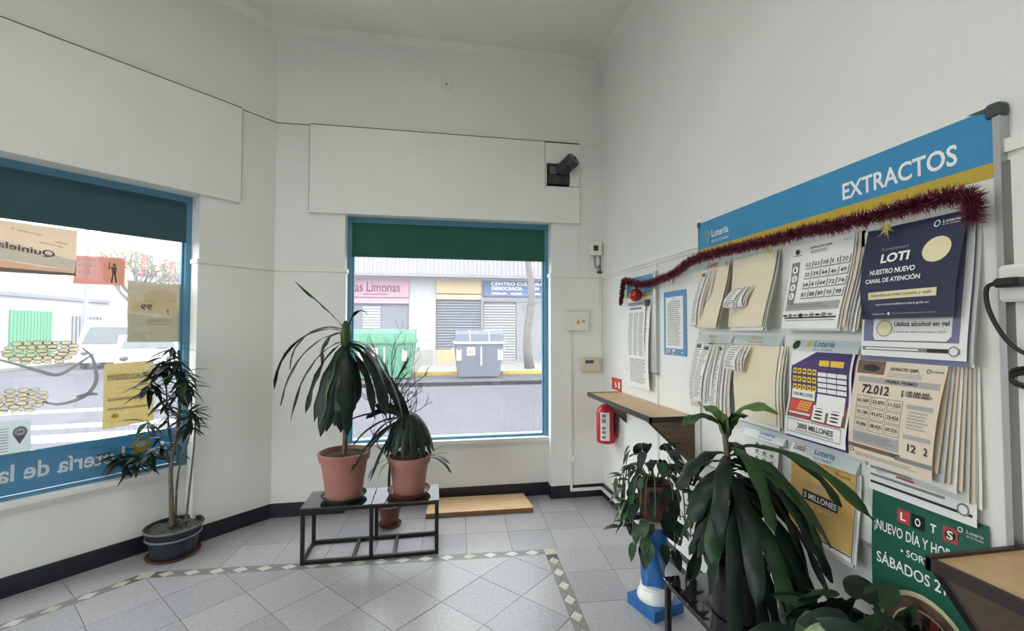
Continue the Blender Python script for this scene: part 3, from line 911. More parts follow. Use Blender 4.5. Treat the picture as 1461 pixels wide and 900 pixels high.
# ---------------- parked cars
def car(name, label, x, y, ang, paint, prof, glass, w, L, group='parked cars across the side street'):
    """prof: side outline (along, up); glass: list of side outlines for windows"""
    t = thing(name, label, 'car', (x, y, GZ), group)
    R_ = Matrix.Rotation(ang, 3, 'Z')
    P = lambda a, b, c: R_ @ Vector((a, b, c)) + Vector((x, y, GZ))
    def slab(pts, b0, b1, nm, mt, par=None):
        n = len(pts)
        vs = [P(a, b0, c) for a, c in pts] + [P(a, b1, c) for a, c in pts]
        return build(MB().add(vs, [tuple(range(n-1,-1,-1)), tuple(range(n,2*n))] + [(i,(i+1)%n,n+(i+1)%n,n+i) for i in range(n)]), nm, mt, t)
    slab(prof, -w/2, w/2, 'body', paint)
    for g_ in glass['side']:
        slab(g_, -w/2-.006, -w/2+.01, 'side_window', CARGL); slab(g_, w/2-.01, w/2+.006, 'side_window', CARGL)
    (a0, c0), (a1, c1) = glass['front']
    vs = [P(a0+.012, -w*.44, c0), P(a0+.012, w*.44, c0), P(a1+.012, w*.38, c1), P(a1+.012, -w*.38, c1)]
    build(MB().extr(vs, R_ @ Vector((-.03, 0, 0))), 'windscreen', CARGL, t)
    for a in (L*.30, -L*.30):
        for b in (-w/2, w/2):
            build(MB().lathe([(.05,-.1),(.3,-.1),(.32,-.06),(.32,.06),(.3,.1),(.05,.1)], P(a, b*.93, .32), 16, axis=R_ @ Matrix.Rotation(math.pi/2, 3, 'X')), 'wheel', TYRE, t)
    for b in (-w*.36, w*.36):
        q = P(L/2-.02, b, .68)
        build(MB().ball(q, .13, 10, 6, (1, 1, .7)), 'headlight', CARGL, t)
    vs = [P(L/2+.03, -w*.48, .28), P(L/2+.03, w*.48, .28), P(L/2+.03, w*.48, .5), P(L/2+.03, -w*.48, .5)]
    build(MB().extr(vs, R_ @ Vector((-.12, 0, 0))), 'bumper', CARG, t)
    return t
VAN = [(-2.3,.3),(2.3,.3),(2.32,.75),(2.15,1.0),(1.25,1.95),(1.0,2.05),(-2.2,2.05),(-2.3,1.9)]
CARP = [(-2.1,.28),(2.1,.28),(2.12,.62),(1.95,.82),(.95,.95),(.3,1.42),(-1.2,1.44),(-1.85,.98),(-2.1,.9)]
D = math.radians
car('parked_van', 'white van parked beyond the crossing, seen through left window', -14.2, 23.6, D(-70), CARW, VAN,
    {'side': [[(.35,1.15),(1.75,1.15),(1.15,1.85),(.35,1.85)]], 'front': ((2.13,1.04),(1.28,1.9))}, 1.95, 4.6)
car('parked_car', 'white hatchback parked nearest, behind the leafy plant by left window', -10.6, 19.2, D(-62), CARW, CARP,
    {'side': [[(-.2,.98),(.8,.98),(.28,1.36),(-.2,1.36)], [(-1.5,.98),(-.3,.98),(-.3,1.36),(-1.15,1.36)]], 'front': ((.93,.98),(.36,1.38))}, 1.75, 4.2)
# ================================================================== VINYL AND POSTERS ON THE LEFT WINDOW
OG = NL+.03+.014                     # outer face of the left glass
def GF(s, z, o=0.001): return FL(s, OG+o, z)
VB = film('blue_vinyl', (92, 148, 176), .45)
VW = film('white_vinyl', (232, 236, 236), .5)
VY = film('yellow_vinyl', (226, 178, 70), .5)
VR = film('red_poster_back', (212, 156, 146), .6, .14)
VS = film('salmon_poster_back', (220, 204, 182), .6, .08)
VG = film('grey_poster_back', (196, 196, 196), .5, .08)
VD = film('dark_poster_band', (124, 118, 118), .5)
VO = film('olive_poster_back', (198, 184, 138), .65, .10)
VT = film('taupe_poster_back', (180, 170, 152), .7, .10)
VGG = film('sage_poster_back', (164, 172, 154), .7, .10)
VC = film('coin_vinyl', (188, 178, 136), .45, .15)
VK = film('grey_line_vinyl', (120, 118, 120), .35)
VI = film('poster_ink', (104, 92, 84), .4)
VGo = film('grey_stripe_print', (232, 234, 234), .3, .22)
VWo = film('white_letter_vinyl', (244, 246, 246), .08)
VRo = film('red_stripe_print', (232, 156, 140), .5, .5)
VOo = film('cream_shape_print', (232, 212, 166), .5, .5)
VSo = film('sage_half_print', (190, 204, 182), .5, .5)
VTo = film('taupe_band_print', (150, 142, 124), .5, .4)
VAC = film('pale_sticker', (206, 212, 212), .5, .1)

def sheet_on_glass(mb, pts, o=0.001, th=.0006):
    mb.add([GF(s, z, o) for s, z in pts] + [GF(s, z, o+th) for s, z in pts],
           [tuple(range(len(pts)-1,-1,-1)), tuple(range(len(pts),2*len(pts)))] + [(i,(i+1)%len(pts),len(pts)+(i+1)%len(pts),len(pts)+i) for i in range(len(pts))])
    return mb
def glass_thing(name, label, cat, c): return thing(name, label, cat, GF(c[0], c[1], 0))
INN = lambda a, b: GF(a, b, .0004)   # printing seen from indoors through the glass
SE = LS1-.07

t = glass_thing('window_band', 'blue vinyl band along the foot of the left window with mirrored white lettering', 'decal', (1.2, .55))
build(sheet_on_glass(MB(), [(LS0+.05,.552),(SE,.552),(SE,.775),(LS0+.05,.80)]), 'film', VB, t)
put_letters(t, 'Lotería de la Ciudad', INN, .875, 1.79, .625, .725, VWo, bold=.02)
mb = MB()
pin = [(.79+.055*math.sin(a), .715+.04*math.cos(a)) for a in [math.radians(x) for x in range(-115, 116, 23)]] + [(.79, .61)]
mb.add([INN(*p) for p in pin], [tuple(range(len(pin)))])
build(mb, 'pin_emblem', VY, t)
mb = MB(); mb.add([GF(.79+.03*math.cos(a), .72+.022*math.sin(a), .0001) for a in [k*math.pi/6 for k in range(12)]], [tuple(range(12))])
build(mb, 'pin_eye', VW, t)

t = glass_thing('window_poster', 'salmon and grey poster at the upper left of the left window', 'poster', (1.45, 1.83))
A0, A1 = 1.138, 1.80
build(sheet_on_glass(MB(), [(A0,1.835),(A1,1.822),(A1,2.128),(A0,2.122)]), 'sheet', VS, t)
mb = MB()
mb.add([INN(*p) for p in ((A0,1.93),(1.50,2.02),(A1,2.06),(A1,1.96),(1.46,1.905),(A0,1.868))], [(0,1,2,3,4,5)])
build(mb, 'grey_stripe', VGo, t)
mb = MB(); mb.add([INN(*p) for p in ((A0,1.866),(1.3,1.878),(1.46,1.90),(A1,1.955),(A1,1.862),(A0,1.853))], [(0,1,2,3,4,5)])
build(mb, 'red_stripe', VRo, t)
mb = MB(); mb.add([INN(*p) for p in ((A0,1.852),(A1,1.860),(A1,1.823),(A0,1.836))], [(0,1,2,3)])
build(mb, 'dark_stripe', VD, t)
mb = MB()
put_text(mb, 'Quiniela', lambda a, b: GF(a, b+(a-1.2)*.14, .0002), 1.235, 1.47, 1.925, 1.972, bold=.02)
put_text(mb, 'Quiniela Y', lambda a, b: GF(a, b+(a-1.2)*.14, .0002), 1.29, 1.42, 2.045, 2.06)
put_text(mb, 'momento', lambda a, b: GF(a, b+(a-1.2)*.14, .0002), 1.18, 1.235, 2.025, 2.038)
put_text(mb, 'apuestas', lambda a, b: GF(a, b+(a-1.2)*.14, .0002), 1.20, 1.30, 2.0, 2.014)
build(mb, 'lettering', VI, t)

t = glass_thing('window_poster', 'small red poster with a cream disc hanging on the left window', 'poster', (1.02, 1.79))
build(sheet_on_glass(MB(), [(.90,1.795),(1.152,1.788),(1.137,1.968),(.90,1.978)], .0012), 'sheet', VR, t)
mb = MB()
fn = lambda a, b: GF(a, b, .0006)
put_text(mb, 'Llegó un', fn, 1.03, 1.135, 1.93, 1.955, bold=.02)
put_text(mb, 'nuevo', fn, 1.045, 1.135, 1.90, 1.922, bold=.02)
put_text(mb, 'Loto', fn, 1.05, 1.13, 1.85, 1.885, bold=.02)
build(mb, 'lettering', VWo, t)
pts = [(min(1.01, max(.901, .955+.075*math.cos(a))), min(1.974, max(1.797, 1.885+.085*math.sin(a)))) for a in [k*math.pi/12 for k in range(24)]]
disc = build(MB().add([fn(*p) for p in pts], [tuple(range(24))]), 'cream_disc', VOo, t)
mb = MB()
fig = lambda a, b: GF(a, b, .0003)
for q in ([(.945,1.925),(.955,1.94),(.965,1.925),(.955,1.912)], [(.942,1.912),(.968,1.912),(.964,1.862),(.946,1.862)], [(.946,1.862),(.954,1.862),(.948,1.81),(.938,1.81)], [(.957,1.862),(.964,1.862),(.973,1.81),(.963,1.81)], [(.968,1.91),(.985,1.89),(.982,1.94),(.976,1.94),(.978,1.9),(.966,1.9)]):
    mb.add([fig(*p) for p in q], [tuple(range(len(q)))])
build(mb, 'figure_print', VI, disc)

t = glass_thing('window_poster', 'faded taupe and sage poster taped beside the blue window stile', 'poster', (.73, 1.41))
build(sheet_on_glass(MB(), [(.582,1.41),(.878,1.416),(.882,1.82),(.583,1.83)], .0012), 'sheet', VT, t)
mb = MB().add([GF(*p, .0006) for p in ((.584,1.412),(.876,1.418),(.878,1.61),(.80,1.60),(.72,1.585),(.584,1.60))], [(0,1,2,3,4,5)])
build(mb, 'sage_lower_half', VSo, t)
mb = MB()
for (a, b, ra, rb) in ((.70,1.72,.10,.06), (.64,1.63,.075,.05), (.76,1.655,.075,.045), (.84,1.645,.03,.03)):
    mb.add([GF(a+ra*math.cos(k*math.pi/8), b+rb*math.sin(k*math.pi/8), .0004) for k in range(16)], [tuple(range(16))])
build(mb, 'cream_shapes', VOo, t)
mb = MB()
put_text(mb, '99', lambda a, b: GF(a, b, .0002), .745, .81, 1.635, 1.675, bold=.03)
put_text(mb, '7', lambda a, b: GF(a, b, .0002), .645, .665, 1.60, 1.64, bold=.03)
for z in (1.565, 1.552, 1.535): mb.add([GF(a, b, .0002) for a, b in ((.63,z),(.77,z),(.77,z+.004),(.63,z+.004))], [(0,1,2,3)])
build(mb, 'lettering', VI, t)
mb = MB(); put_text(mb, 'AHORA', lambda a, b: GF(a, b, .0002), .73, .85, 1.465, 1.485, bold=.02)
build(mb, 'pale_lettering', VW, t)

t = glass_thing('window_poster', 'ochre poster low on the left window behind the leafy plant', 'poster', (.86, .86))
build(sheet_on_glass(MB(), [(.721,.868),(.993,.852),(.992,1.274),(.73,1.286)], .0012), 'sheet', VO, t)
mb = MB()
for z0, z1, a0, a1 in ((1.165,1.205,.74,.975), (1.03,1.05,.78,.97), (.97,.985,.76,.97)):
    mb.add([GF(a, b, .0006) for a, b in ((a0,z0),(a1,z0),(a1,z1),(a0,z1))], [(0,1,2,3)])
build(mb, 'grey_bands', VTo, t)
mb = MB()
put_text(mb, '¡SIGAMOS', lambda a, b: GF(a, b, .0003), .80, .965, 1.172, 1.198, bold=.02)
put_text(mb, 'te espera', lambda a, b: GF(a, b, .0003), .80, .92, 1.10, 1.12)
put_text(mb, 'en tu agencia', lambda a, b: GF(a, b, .0003), .79, .96, 1.034, 1.046)
build(mb, 'lettering', VW, t)
mb = MB().add([GF(.93+.02*math.cos(k*math.pi/5), .93+.016*math.sin(k*math.pi/5), .0003) for k in range(10)], [tuple(range(10))])
build(mb, 'seal_print', VY, t)

t = glass_thing('window_sticker', 'pale square sticker with a map pin above the blue vinyl band', 'sticker', (1.40, .78))
build(sheet_on_glass(MB(), [(1.308,.778),(1.50,.772),(1.505,.985),(1.313,.967)], .0012), 'sheet', VAC, t)
pin = [(1.355+.030*math.sin(a), .905+.034*math.cos(a)) for a in [math.radians(x) for x in range(-120, 121, 20)]] + [(1.355, .835)]
build(MB().add([GF(*p, .0006) for p in pin], [tuple(range(len(pin)))]), 'pin_emblem', VD, t)
mb = MB().add([GF(1.355+.021*math.cos(k*math.pi/8), .907+.022*math.sin(k*math.pi/8), .0004) for k in range(16)], [tuple(range(16))])
e = build(mb, 'pin_eye', VW, t)
mb = MB(); put_text(mb, 'Acá', lambda a, b: GF(a, b, .0001), 1.342, 1.370, .899, .916, bold=.02)
build(mb, 'lettering', VI, e)
mb = MB()
for k in range(9): mb.add([GF(a, b, .0005) for a, b in ((1.40,.93-k*.016),(1.47,.93-k*.016),(1.47,.934-k*.016),(1.40,.934-k*.016))], [(0,1,2,3)])
build(mb, 'small_print', VD, t)

# coin heaps and sack outline cut from vinyl
def stroke(mb, pts, w, o=.0006):
    P = [Vector((a, b, 0)) for a, b in pts]
    L_, R_ = [], []
    for i, p in enumerate(P):
        d = (P[min(i+1, len(P)-1)]-P[max(i-1, 0)]).normalized()
        n = Vector((-d.y, d.x, 0))
        ww = w*(.35+.65*math.sin(math.pi*min(1, max(.0, (i+.35)/(len(P)-.3)))))
        L_.append(p+n*ww/2); R_.append(p-n*ww/2)
    vs = [GF(q.x, q.y, o) for q in L_+R_]; n = len(P)
    mb.add(vs, [(i, i+1, n+i+1, n+i) for i in range(n-1)])
def smooth2(pts, m_=6):
    out = []
    for i in range(len(pts)-1):
        p0 = pts[max(i-1,0)]; p1 = pts[i]; p2 = pts[i+1]; p3 = pts[min(i+2,len(pts)-1)]
        for k in range(m_):
            f = k/m_
            out.append(tuple(.5*((2*b)+(-a+c)*f+(2*a-5*b+4*c-d)*f*f+(-a+3*b-3*c+d)*f**3) for a, b, c, d in zip(p0, p1, p2, p3)))
    out.append(pts[-1]); return out
def heap(name, label, cs, ctr):
    t = glass_thing(name, label, 'decal', ctr)
    for a, b, ra in cs:
        rb = ra*.52
        el = [(a+ra*math.cos(k*math.pi/8), b+rb*math.sin(k*math.pi/8)) for k in range(16)]
        c = build(MB().add([GF(*p, .0012) for p in el], [tuple(range(16))]), 'coin', VC, t)
        mb = MB()
        ou = [(a+ra*1.08*math.cos(k*math.pi/8), b+rb*1.12*math.sin(k*math.pi/8)) for k in range(16)]
        inn = [(a+ra*.88*math.cos(k*math.pi/8), b+rb*.82*math.sin(k*math.pi/8)) for k in range(16)]
        mb.add([GF(*p, .0008) for p in ou+inn], [(k, (k+1) % 16, 16+(k+1) % 16, 16+k) for k in range(16)])
        build(mb, 'coin_outline', VK, c)
    return t
def heap_pos(c, w, h, rows, seed):
    rr = random.Random(seed); out = []
    for r_ in range(rows):
        f = r_/(rows-1)
        ww = w*(.22+.78*math.sin(math.pi*(.25+.6*(1-f))))
        n = max(3, int(ww/.042))
        for k in range(n):
            out.append((c[0]-ww/2+ww*(k+.5)/n+rr.uniform(-.006,.006), c[1]-h/2+h*f+rr.uniform(-.004,.004), rr.uniform(.019,.026)))
    return out
t1 = heap('coin_decal', 'heap of ochre coins on the left window below the green gate', heap_pos((1.275,1.362), .33, .115, 6, 3), (1.27, 1.3))
t2 = heap('coin_decal', 'lower heap of ochre coins at the left edge of the left window', heap_pos((1.375,1.085), .27, .115, 6, 4), (1.37, 1.03))
t = glass_thing('sack_decal', 'grey outlined sack drawing around the coins on the left window', 'decal', (1.2, 1.0))
mb = MB(); stroke(mb, smooth2([(1.10,1.385),(1.055,1.33),(1.035,1.25),(1.03,1.17),(1.06,1.10),(1.12,1.06),(1.20,1.045),(1.27,1.07)]), .022)
build(mb, 'outline', VK, t)
mb = MB(); stroke(mb, smooth2([(1.045,1.345),(1.11,1.29),(1.20,1.225),(1.28,1.25),(1.36,1.29),(1.47,1.34)]), .020)
build(mb, 'fold', VK, t)
mb = MB(); stroke(mb, [(1.02,1.085),(1.06,1.092),(1.12,1.08)], .022); 
build(mb, 'tuft', VK, t)
# ================================================================== RIGHT WALL: notice board and papers
rp = random.Random(11)
class Sheet:
    """A hanging sheet on the right wall. u runs left to right as read (Y falls), v runs down."""
    def __init__(s, parent, name, m, y0, y1, zt, zb, off, skew=0.0, label=None, nu=7, nv=9, th=.0006, cat=None):
        s.y0, s.y1, s.zt, s.zb, s.off, s.skew = y0, y1, zt, zb, off, skew
        mb = MB(); vs = []
        for lay_ in (0, th):
            for j in range(nv+1):
                for i in range(nu+1):
                    p = s.P(i/nu, j/nv); p.x += lay_; vs.append(p)
        n = (nu+1)*(nv+1); fs = []
        for j in range(nv):
            for i in range(nu):
                a = j*(nu+1)+i
                fs.append((a, a+1, a+nu+2, a+nu+1)); fs.append((n+a, n+a+nu+1, n+a+nu+2, n+a+1))
        rim = [i for i in range(nu+1)] + [j*(nu+1)+nu for j in range(1, nv+1)] + [nv*(nu+1)+i for i in range(nu-1, -1, -1)] + [j*(nu+1) for j in range(nv-1, 0, -1)]
        for k in range(len(rim)):
            a, b = rim[k], rim[(k+1) % len(rim)]
            fs.append((a, n+a, n+b, b))
        mb.add(vs, fs)
        s.o = build(mb, name, m, parent, smooth=False, label=label)
        s.acc = {}
    def P(s, u, v, lift=0.0):
        return Vector((RX - s.off(u, v) - lift, s.y0 + (s.y1-s.y0)*(u + s.skew*v), s.zt + (s.zb-s.zt)*v))
    def mbof(s, m, name):
        e = s.acc.setdefault((name, m.name), [MB(), m, 0]); e[2] += 1
        return e[0]
    def rect(s, u0, v0, u1, v1, m, name='print_block', lift=.0010):
        mb = s.mbof(m, name)
        nu = max(1, int(abs(u1-u0)*8)); nv = max(1, int(abs(v1-v0)*10))
        vs = [s.P(u0+(u1-u0)*i/nu, v0+(v1-v0)*j/nv, lift) for j in range(nv+1) for i in range(nu+1)]
        mb.add(vs, [(j*(nu+1)+i, j*(nu+1)+i+1, (j+1)*(nu+1)+i+1, (j+1)*(nu+1)+i) for j in range(nv) for i in range(nu)])
    def poly(s, pts, m, name='print_block', lift=.0014):
        s.mbof(m, name).add([s.P(u, v, lift) for u, v in pts], [tuple(range(len(pts)))])
    def ell(s, u, v, ru, rv, m, name='print_block', lift=.0014, n=18):
        s.poly([(u+ru*math.cos(k*2*math.pi/n), v+rv*math.sin(k*2*math.pi/n)) for k in range(n)], m, name, lift)
    def ring(s, u, v, ru, rv, w, m, name='print_block', lift=.0016, n=22):
        o_ = [s.P(u+ru*math.cos(k*2*math.pi/n), v+rv*math.sin(k*2*math.pi/n), lift) for k in range(n)]
        i_ = [s.P(u+ru*(1-w)*math.cos(k*2*math.pi/n), v+rv*(1-w)*math.sin(k*2*math.pi/n), lift) for k in range(n)]
        s.mbof(m, name).add(o_+i_, [(k, (k+1) % n, n+(k+1) % n, n+k) for k in range(n)])
    def frame(s, u0, v0, u1, v1, m, w=.008, name='ruled_lines'):
        s.rect(u0, v0, u1, v0+w, m, name, .0013); s.rect(u0, v1-w, u1, v1, m, name, .0013)
        s.rect(u0, v0, u0+w, v1, m, name, .0013); s.rect(u1-w, v0, u1, v1, m, name, .0013)
    def text(s, body, u0, u1, v0, v1, m, bold=.0, name='lettering', lift=.0020):
        put_text(s.mbof(m, name), body, lambda a, b: s.P(a, -b, lift), u0, u1, -v1, -v0, bold)
    def lines(s, u0, u1, v0, v1, n, m, seed=1, fill=.45, name='small_print'):
        rr = random.Random(seed)
        for k in range(n):
            a = v0+(v1-v0)*k/n
            s.rect(u0, a, u0+(u1-u0)*rr.uniform(.8, 1), a+(v1-v0)/n*fill, m, name, .0012)
    def done(s):
        for (name, _), (mb, m, n) in s.acc.items():
            build(mb, name, m, s.o, kind='stuff' if n > 1 else None)
        return s

def hang(base, A=.02, B=.0, C=.0, p=1.3):
    """offset from the wall: base + belly A, right side lift B, wave C"""
    return lambda u, v: base + A*math.sin(min(1, v)*2.0)**1 * (v**p if v > 0 else 0) + B*u*v + C*math.sin(v*5.2)*u
def under(f, k, d): return lambda u, v: max(.034, f(u, v)*(1-.0)-d*k)

BO = .026            # board face stands this far off the wall
# ---------------- board
bd = thing('notice_board', 'long lottery results board with blue header reading EXTRACTOS on the right wall', 'notice board', (RX, 1.64, .757))
BY0, BY1, BZ0, BZ1 = 2.335, .945, .757, 2.108
build(MB().box(RX-BO, RX-.001, BY1, BY0, BZ0, BZ1), 'panel', WHITEB, bd)
hd = build(MB().box(RX-BO-.002, RX-BO, BY1+.014, BY0-.002, 1.955, BZ1-.003), 'header_band', SKYB, bd)
build(MB().box(RX-BO-.002, RX-BO, BY1+.014, BY0-.002, 1.915, 1.955), 'yellow_stripe', YEL, bd)
HF = lambda a, b: Vector((RX-BO-.0032, -a, b))
put_letters(hd, 'EXTRACTOS', HF, -1.418, -1.046, 1.980, 2.042, WHITEI, bold=.02)
mb = MB(); put_text(mb, 'Lotería', HF, -2.215, -2.075, 2.005, 2.045, bold=.01); put_text(mb, 'de la Ciudad', HF, -2.215, -2.075, 1.975, 1.992)
build(mb, 'logo_lettering', WHITEI, hd)
mb = MB()
for k in range(10):
    a = math.pi/2 + (k-4.5)*.52
    c = (-2.252+.020*math.cos(a), 2.025+.017*math.sin(a))
    mb.add([HF(c[0]+.0062*math.cos(q*math.pi/4), c[1]+.0050*math.sin(q*math.pi/4)) for q in range(8)], [tuple(range(8))])
mb.add([HF(-2.262,2.006),HF(-2.242,2.006),HF(-2.252,1.972)], [(0,1,2)])
build(mb, 'logo_pin', YEL, hd)
mb = MB()
fr_parts = (('frame_rail', RX-BO-.008, RX, BY1, BY0, BZ0-.012, BZ0), ('frame_stile', RX-BO-.008, RX, BY1-.002, BY1+.014, BZ0-.012, BZ1), ('frame_stile', RX-BO-.006, RX, BY0, BY0+.006, BZ0-.012, BZ1))
for n_, *bx in fr_parts: build(MB().box(*bx), n_, ALU, bd)
build(MB().bbox(RX-BO-.014, RX, BY1-.006, BY1+.03, BZ1-.032, BZ1+.006, .006), 'corner_cap', GREYPL, bd)
build(MB().bbox(RX-BO-.012, RX, BY0-.014, BY0+.008, BZ1-.026, BZ1+.004, .006), 'corner_cap', GREYPL, bd)
build(MB().extr([(RX-BO-.004,BY1+.03,BZ1+.002),(RX-BO-.004,BY1+.075,BZ1+.002),(RX-BO-.004,BY1+.05,BZ1-.006),(RX-BO-.004,BY1+.03,BZ1-.012)], (.002,0,0)), 'worn_edge', GREYPL, bd)
# ledge strip under the second row
for k, (z, ya, yb) in enumerate(((1.028, 2.10, 1.345), (1.483, 2.335, 1.345))):
    build(MB().box(RX-BO-.012, RX-BO, yb, ya, z, z+.022), 'holder_strip', HEADG, bd)

def header(parent, y0, y1, z0, z1, o=.012):
    h = build(MB().add([(RX-BO-.004, y0, z1), (RX-BO-.004, y1, z1), (RX-BO-o-.016, y1, z0), (RX-BO-o-.016, y0, z0),
                        (RX-BO, y0, z1), (RX-BO, y1, z1), (RX-BO-o, y1, z0-.002), (RX-BO-o, y0, z0-.002)],
                       [(0,1,2,3),(7,6,5,4),(0,4,5,1),(1,5,6,2),(2,6,7,3),(3,7,4,0)]), 'header_strip', HEADG, parent)
    def hf(a, b):
        f = (z1-b)/(z1-z0)
        return Vector((RX-BO-.004-(o+.012)*f-.001, -a, b))
    return h, hf
def slips(parent, y, z, L, n, seed, wd=.048, x0=.075, tilt=.06):
    rr = random.Random(seed)
    for k in range(n):
        dy = k*.009; dx = -k*.004
        tl = tilt*(1-.4*k/n)+rr.uniform(-.02,.02); ln = L*rr.uniform(.9, 1)
        vs = []
        for side in (0, 1):
            for j in range(7):
                f = j/6
                vs.append(Vector((RX-x0-dx-.035*math.sin(f*2.2)*(1-.3*k/n), y-dy-side*wd + tl*f, z-ln*f)))
        s_ = build(MB().add(vs, [(j, j+1, 8+j, 7+j) for j in range(6)]), 'slip', PAPK if k % 2 else PAPW, parent)
        if k == 0:
            mb = MB()
            for r_ in range(int(L/.011)):
                f0 = (r_+.4)*.011/ln; f1 = f0+.0055/ln
                if f1 > .97: break
                a0 = rr.uniform(.06,.2); a1 = rr.uniform(.6,.94)
                pp = [Vector((RX-x0-.035*math.sin(f*2.2)-.0012, y-sd*wd+tl*f, z-ln*f)) for f, sd in ((f0,a0),(f0,a1),(f1,a1),(f1,a0))]
                mb.add(pp, [(0,1,2,3)])
            build(mb, 'small_print', INKM, s_, kind='stuff')
            build(MB().box(RX-x0-.008, RX-x0-.001, y-wd*.75, y-wd*.25, z-.03, z-.012), 'clip', DARKG, s_)
def pile(parent, m_list, n, y0, y1, zt, zb, f, name='sheet', d=.006, jy=.006, jz=.008, seed=2):
    rr = random.Random(seed)
    for k in range(1, n+1):
        g = (lambda kk: (lambda u, v: max(.032, f(u, v)-d*kk)))(k)
        Sheet(parent, name, m_list[k % len(m_list)], y0, y1-jy*k*.55+rr.uniform(-.003,.003), zt, zb-rr.uniform(-jz, jz)-.002*k, g, nu=4, nv=6)

def pack(name, label, y0, y1, zt): return thing(name, label, 'papers', (RX-BO, (y0+y1)/2, zt), 'paper packs hanging on the results board')

# row 1, column 1: loto header, cream sheet, slips
t = pack('paper_pack', 'cream sheet with a long slip bundle under a red lettered header, top left of board', 2.34, 2.04, 1.87)
h, hf = header(t, 2.338, 2.045, 1.828, 1.872)
mb = MB(); put_text(mb, 'Loto', hf, -2.23, -2.14, 1.836, 1.866, bold=.03); build(mb, 'lettering', REDM, h)
f = hang(.05, .035, .05)
Sheet(t, 'sheet', PAPC, 2.32, 2.04, 1.832, 1.515, f)
pile(t, [PAPG, PAPC], 3, 2.31, 2.05, 1.83, 1.515, f)
slips(t, 2.235, 1.815, .30, 6, 21, tilt=.085)
# row 1, column 2
t = pack('paper_pack', 'plain cream sheet with one short slip bundle, second pack in the top row', 2.02, 1.70, 1.86)
header(t, 2.02, 1.79, 1.842, 1.862)
f = hang(.052, .03, .055)
Sheet(t, 'sheet', PAPC, 2.012, 1.715, 1.846, 1.513, f, skew=-.02)
pile(t, [PAPG, PAPW], 3, 2.01, 1.72, 1.85, 1.505, f)
slips(t, 1.945, 1.70, .10, 6, 22, wd=.075, x0=.095, tilt=.03)
# row 1, column 3: grid of numbers
t = pack('paper_pack', 'white results sheets with a grid of boxed numbers, third pack in the top row', 1.65, 1.355, 1.85)
f = hang(.045, .055, .035)
S = Sheet(t, 'sheet', PAPW, 1.652, 1.357, 1.848, 1.503, f)
S.ell(.14, .085, .04, .032, INK, 'emblem'); S.rect(.06, .125, .22, .135, INKG, 'small_print')
S.text('EXTRACTO QNPL', .36, .70, .055, .085, INK, .02)
S.lines(.36, .66, .10, .14, 3, INKG, 3)
S.text('Lotería', .86, .97, .04, .06, INKG)
S.rect(.05, .21, .19, .72, INKG, 'side_band')
for k, c in enumerate('IGNS'):
    v = .30+k*.105
    S.ell(.12, v, .050, .043, WHITEI, 'token', .0018); S.text(c, .105, .135, v-.02, v+.02, INK, .02, lift=.003)
nums = [['02','03','08','11','20'], ['32','39','44','46','49'], ['54','61','64','72','74'], ['83','88','89','95','98']]
for r_ in range(4):
    for c in range(5):
        u = .30+c*.142; v = .21+r_*.115
        S.rect(u+.105, v+.01, u+.122, v+.10, INKG, 'ruled_lines'); S.rect(u-.01, v+.092, u+.122, v+.104, INKG, 'ruled_lines')
        S.text(nums[r_][c], u, u+.085, v+.028, v+.074, INK, .004)
S.rect(.05, .70, .97, .79, INKM, 'grey_bar'); S.lines(.1, .8, .72, .77, 2, INKG, 8)
for k in range(9): S.ell(.06+k*.10, .845, .045, .022 if k % 2 else .012, INKG if k % 3 else INK, 'skyline_print')
S.rect(.05, .865, .96, .882, INK, 'footer_line'); S.lines(.08, .95, .90, .915, 1, INKG, 2)
S.done()
pile(t, [PAPG, PAPW, PAPB, PAPW], 6, 1.652, 1.357, 1.85, 1.505, lambda u, v: f(u, v)+.0, d=.008, jy=.011)
# row 1, column 4: navy sheet over lavender sheets
t = pack('paper_pack', 'navy sheet with cream disc over a lavender hygiene notice, top row', 1.32, 1.0, 1.84)
f2 = hang(.04, .03, .022)
S = Sheet(t, 'sheet', PAPW, 1.325, .998, 1.838, 1.412, f2, label='white and lavender notice sheet under the navy one')
S.rect(.03, .05, .94, .885, LAV, 'lavender_field')
S.poly([(.16,.56),(.84,.56),(.88,.60),(.88,.84),(.84,.875),(.16,.875),(.14,.84),(.14,.60)], PAPW, 'white_card', .002)
S.ell(.26, .675, .085, .062, CREAMI, 'icon', .0026); S.ell(.26, .785, .085, .062, CREAMI, 'icon', .0026)
S.ring(.26, .785, .085, .062, .1, INKG, 'icon_ring', .003)
S.text('1,5 metros con el resto', .40, .82, .665, .69, INK, .01, lift=.003)
S.text('Utilizá alcohol en gel', .36, .86, .735, .78, INK, .02, lift=.003)
S.text('y lavate las manos con agua y jabón', .36, .84, .80, .822, INKG, .0, lift=.003)
S.rect(.02, .925, .95, .955, INKG, 'footer_bar'); S.rect(.06, .934, .60, .946, PAPW, 'footer_bar', .002)
S.rect(.68, .928, .86, .952, INK, 'footer_box', .002)
S.ell(.905, .94, .045, .034, PAPW, 'footer_disc', .0026); S.ring(.905, .94, .045, .034, .25, INKG, 'icon_ring', .003)
S.done()
pile(t, [PAPW, LAV, PAPG], 3, 1.318, 1.0, 1.836, 1.405, f2)
f = lambda u, v: .062 + .03*math.sin(v*2.4) + .03*v*v*(u-.2) + .018*math.sin(u*3.1)*v
S = Sheet(t, 'sheet', NAVY, 1.292, .995, 1.835, 1.535, f, skew=-.055, nu=10, nv=10, label='navy blue glossy sheet with white lettering')
S.text('Te presentamos a', .22, .52, .235, .275, INKM, .0)
S.text('LOTI', .24, .545, .30, .40, WHITEI, .035)
S.text('NUESTRO NUEVO', .13, .63, .465, .52, WHITEI, .025)
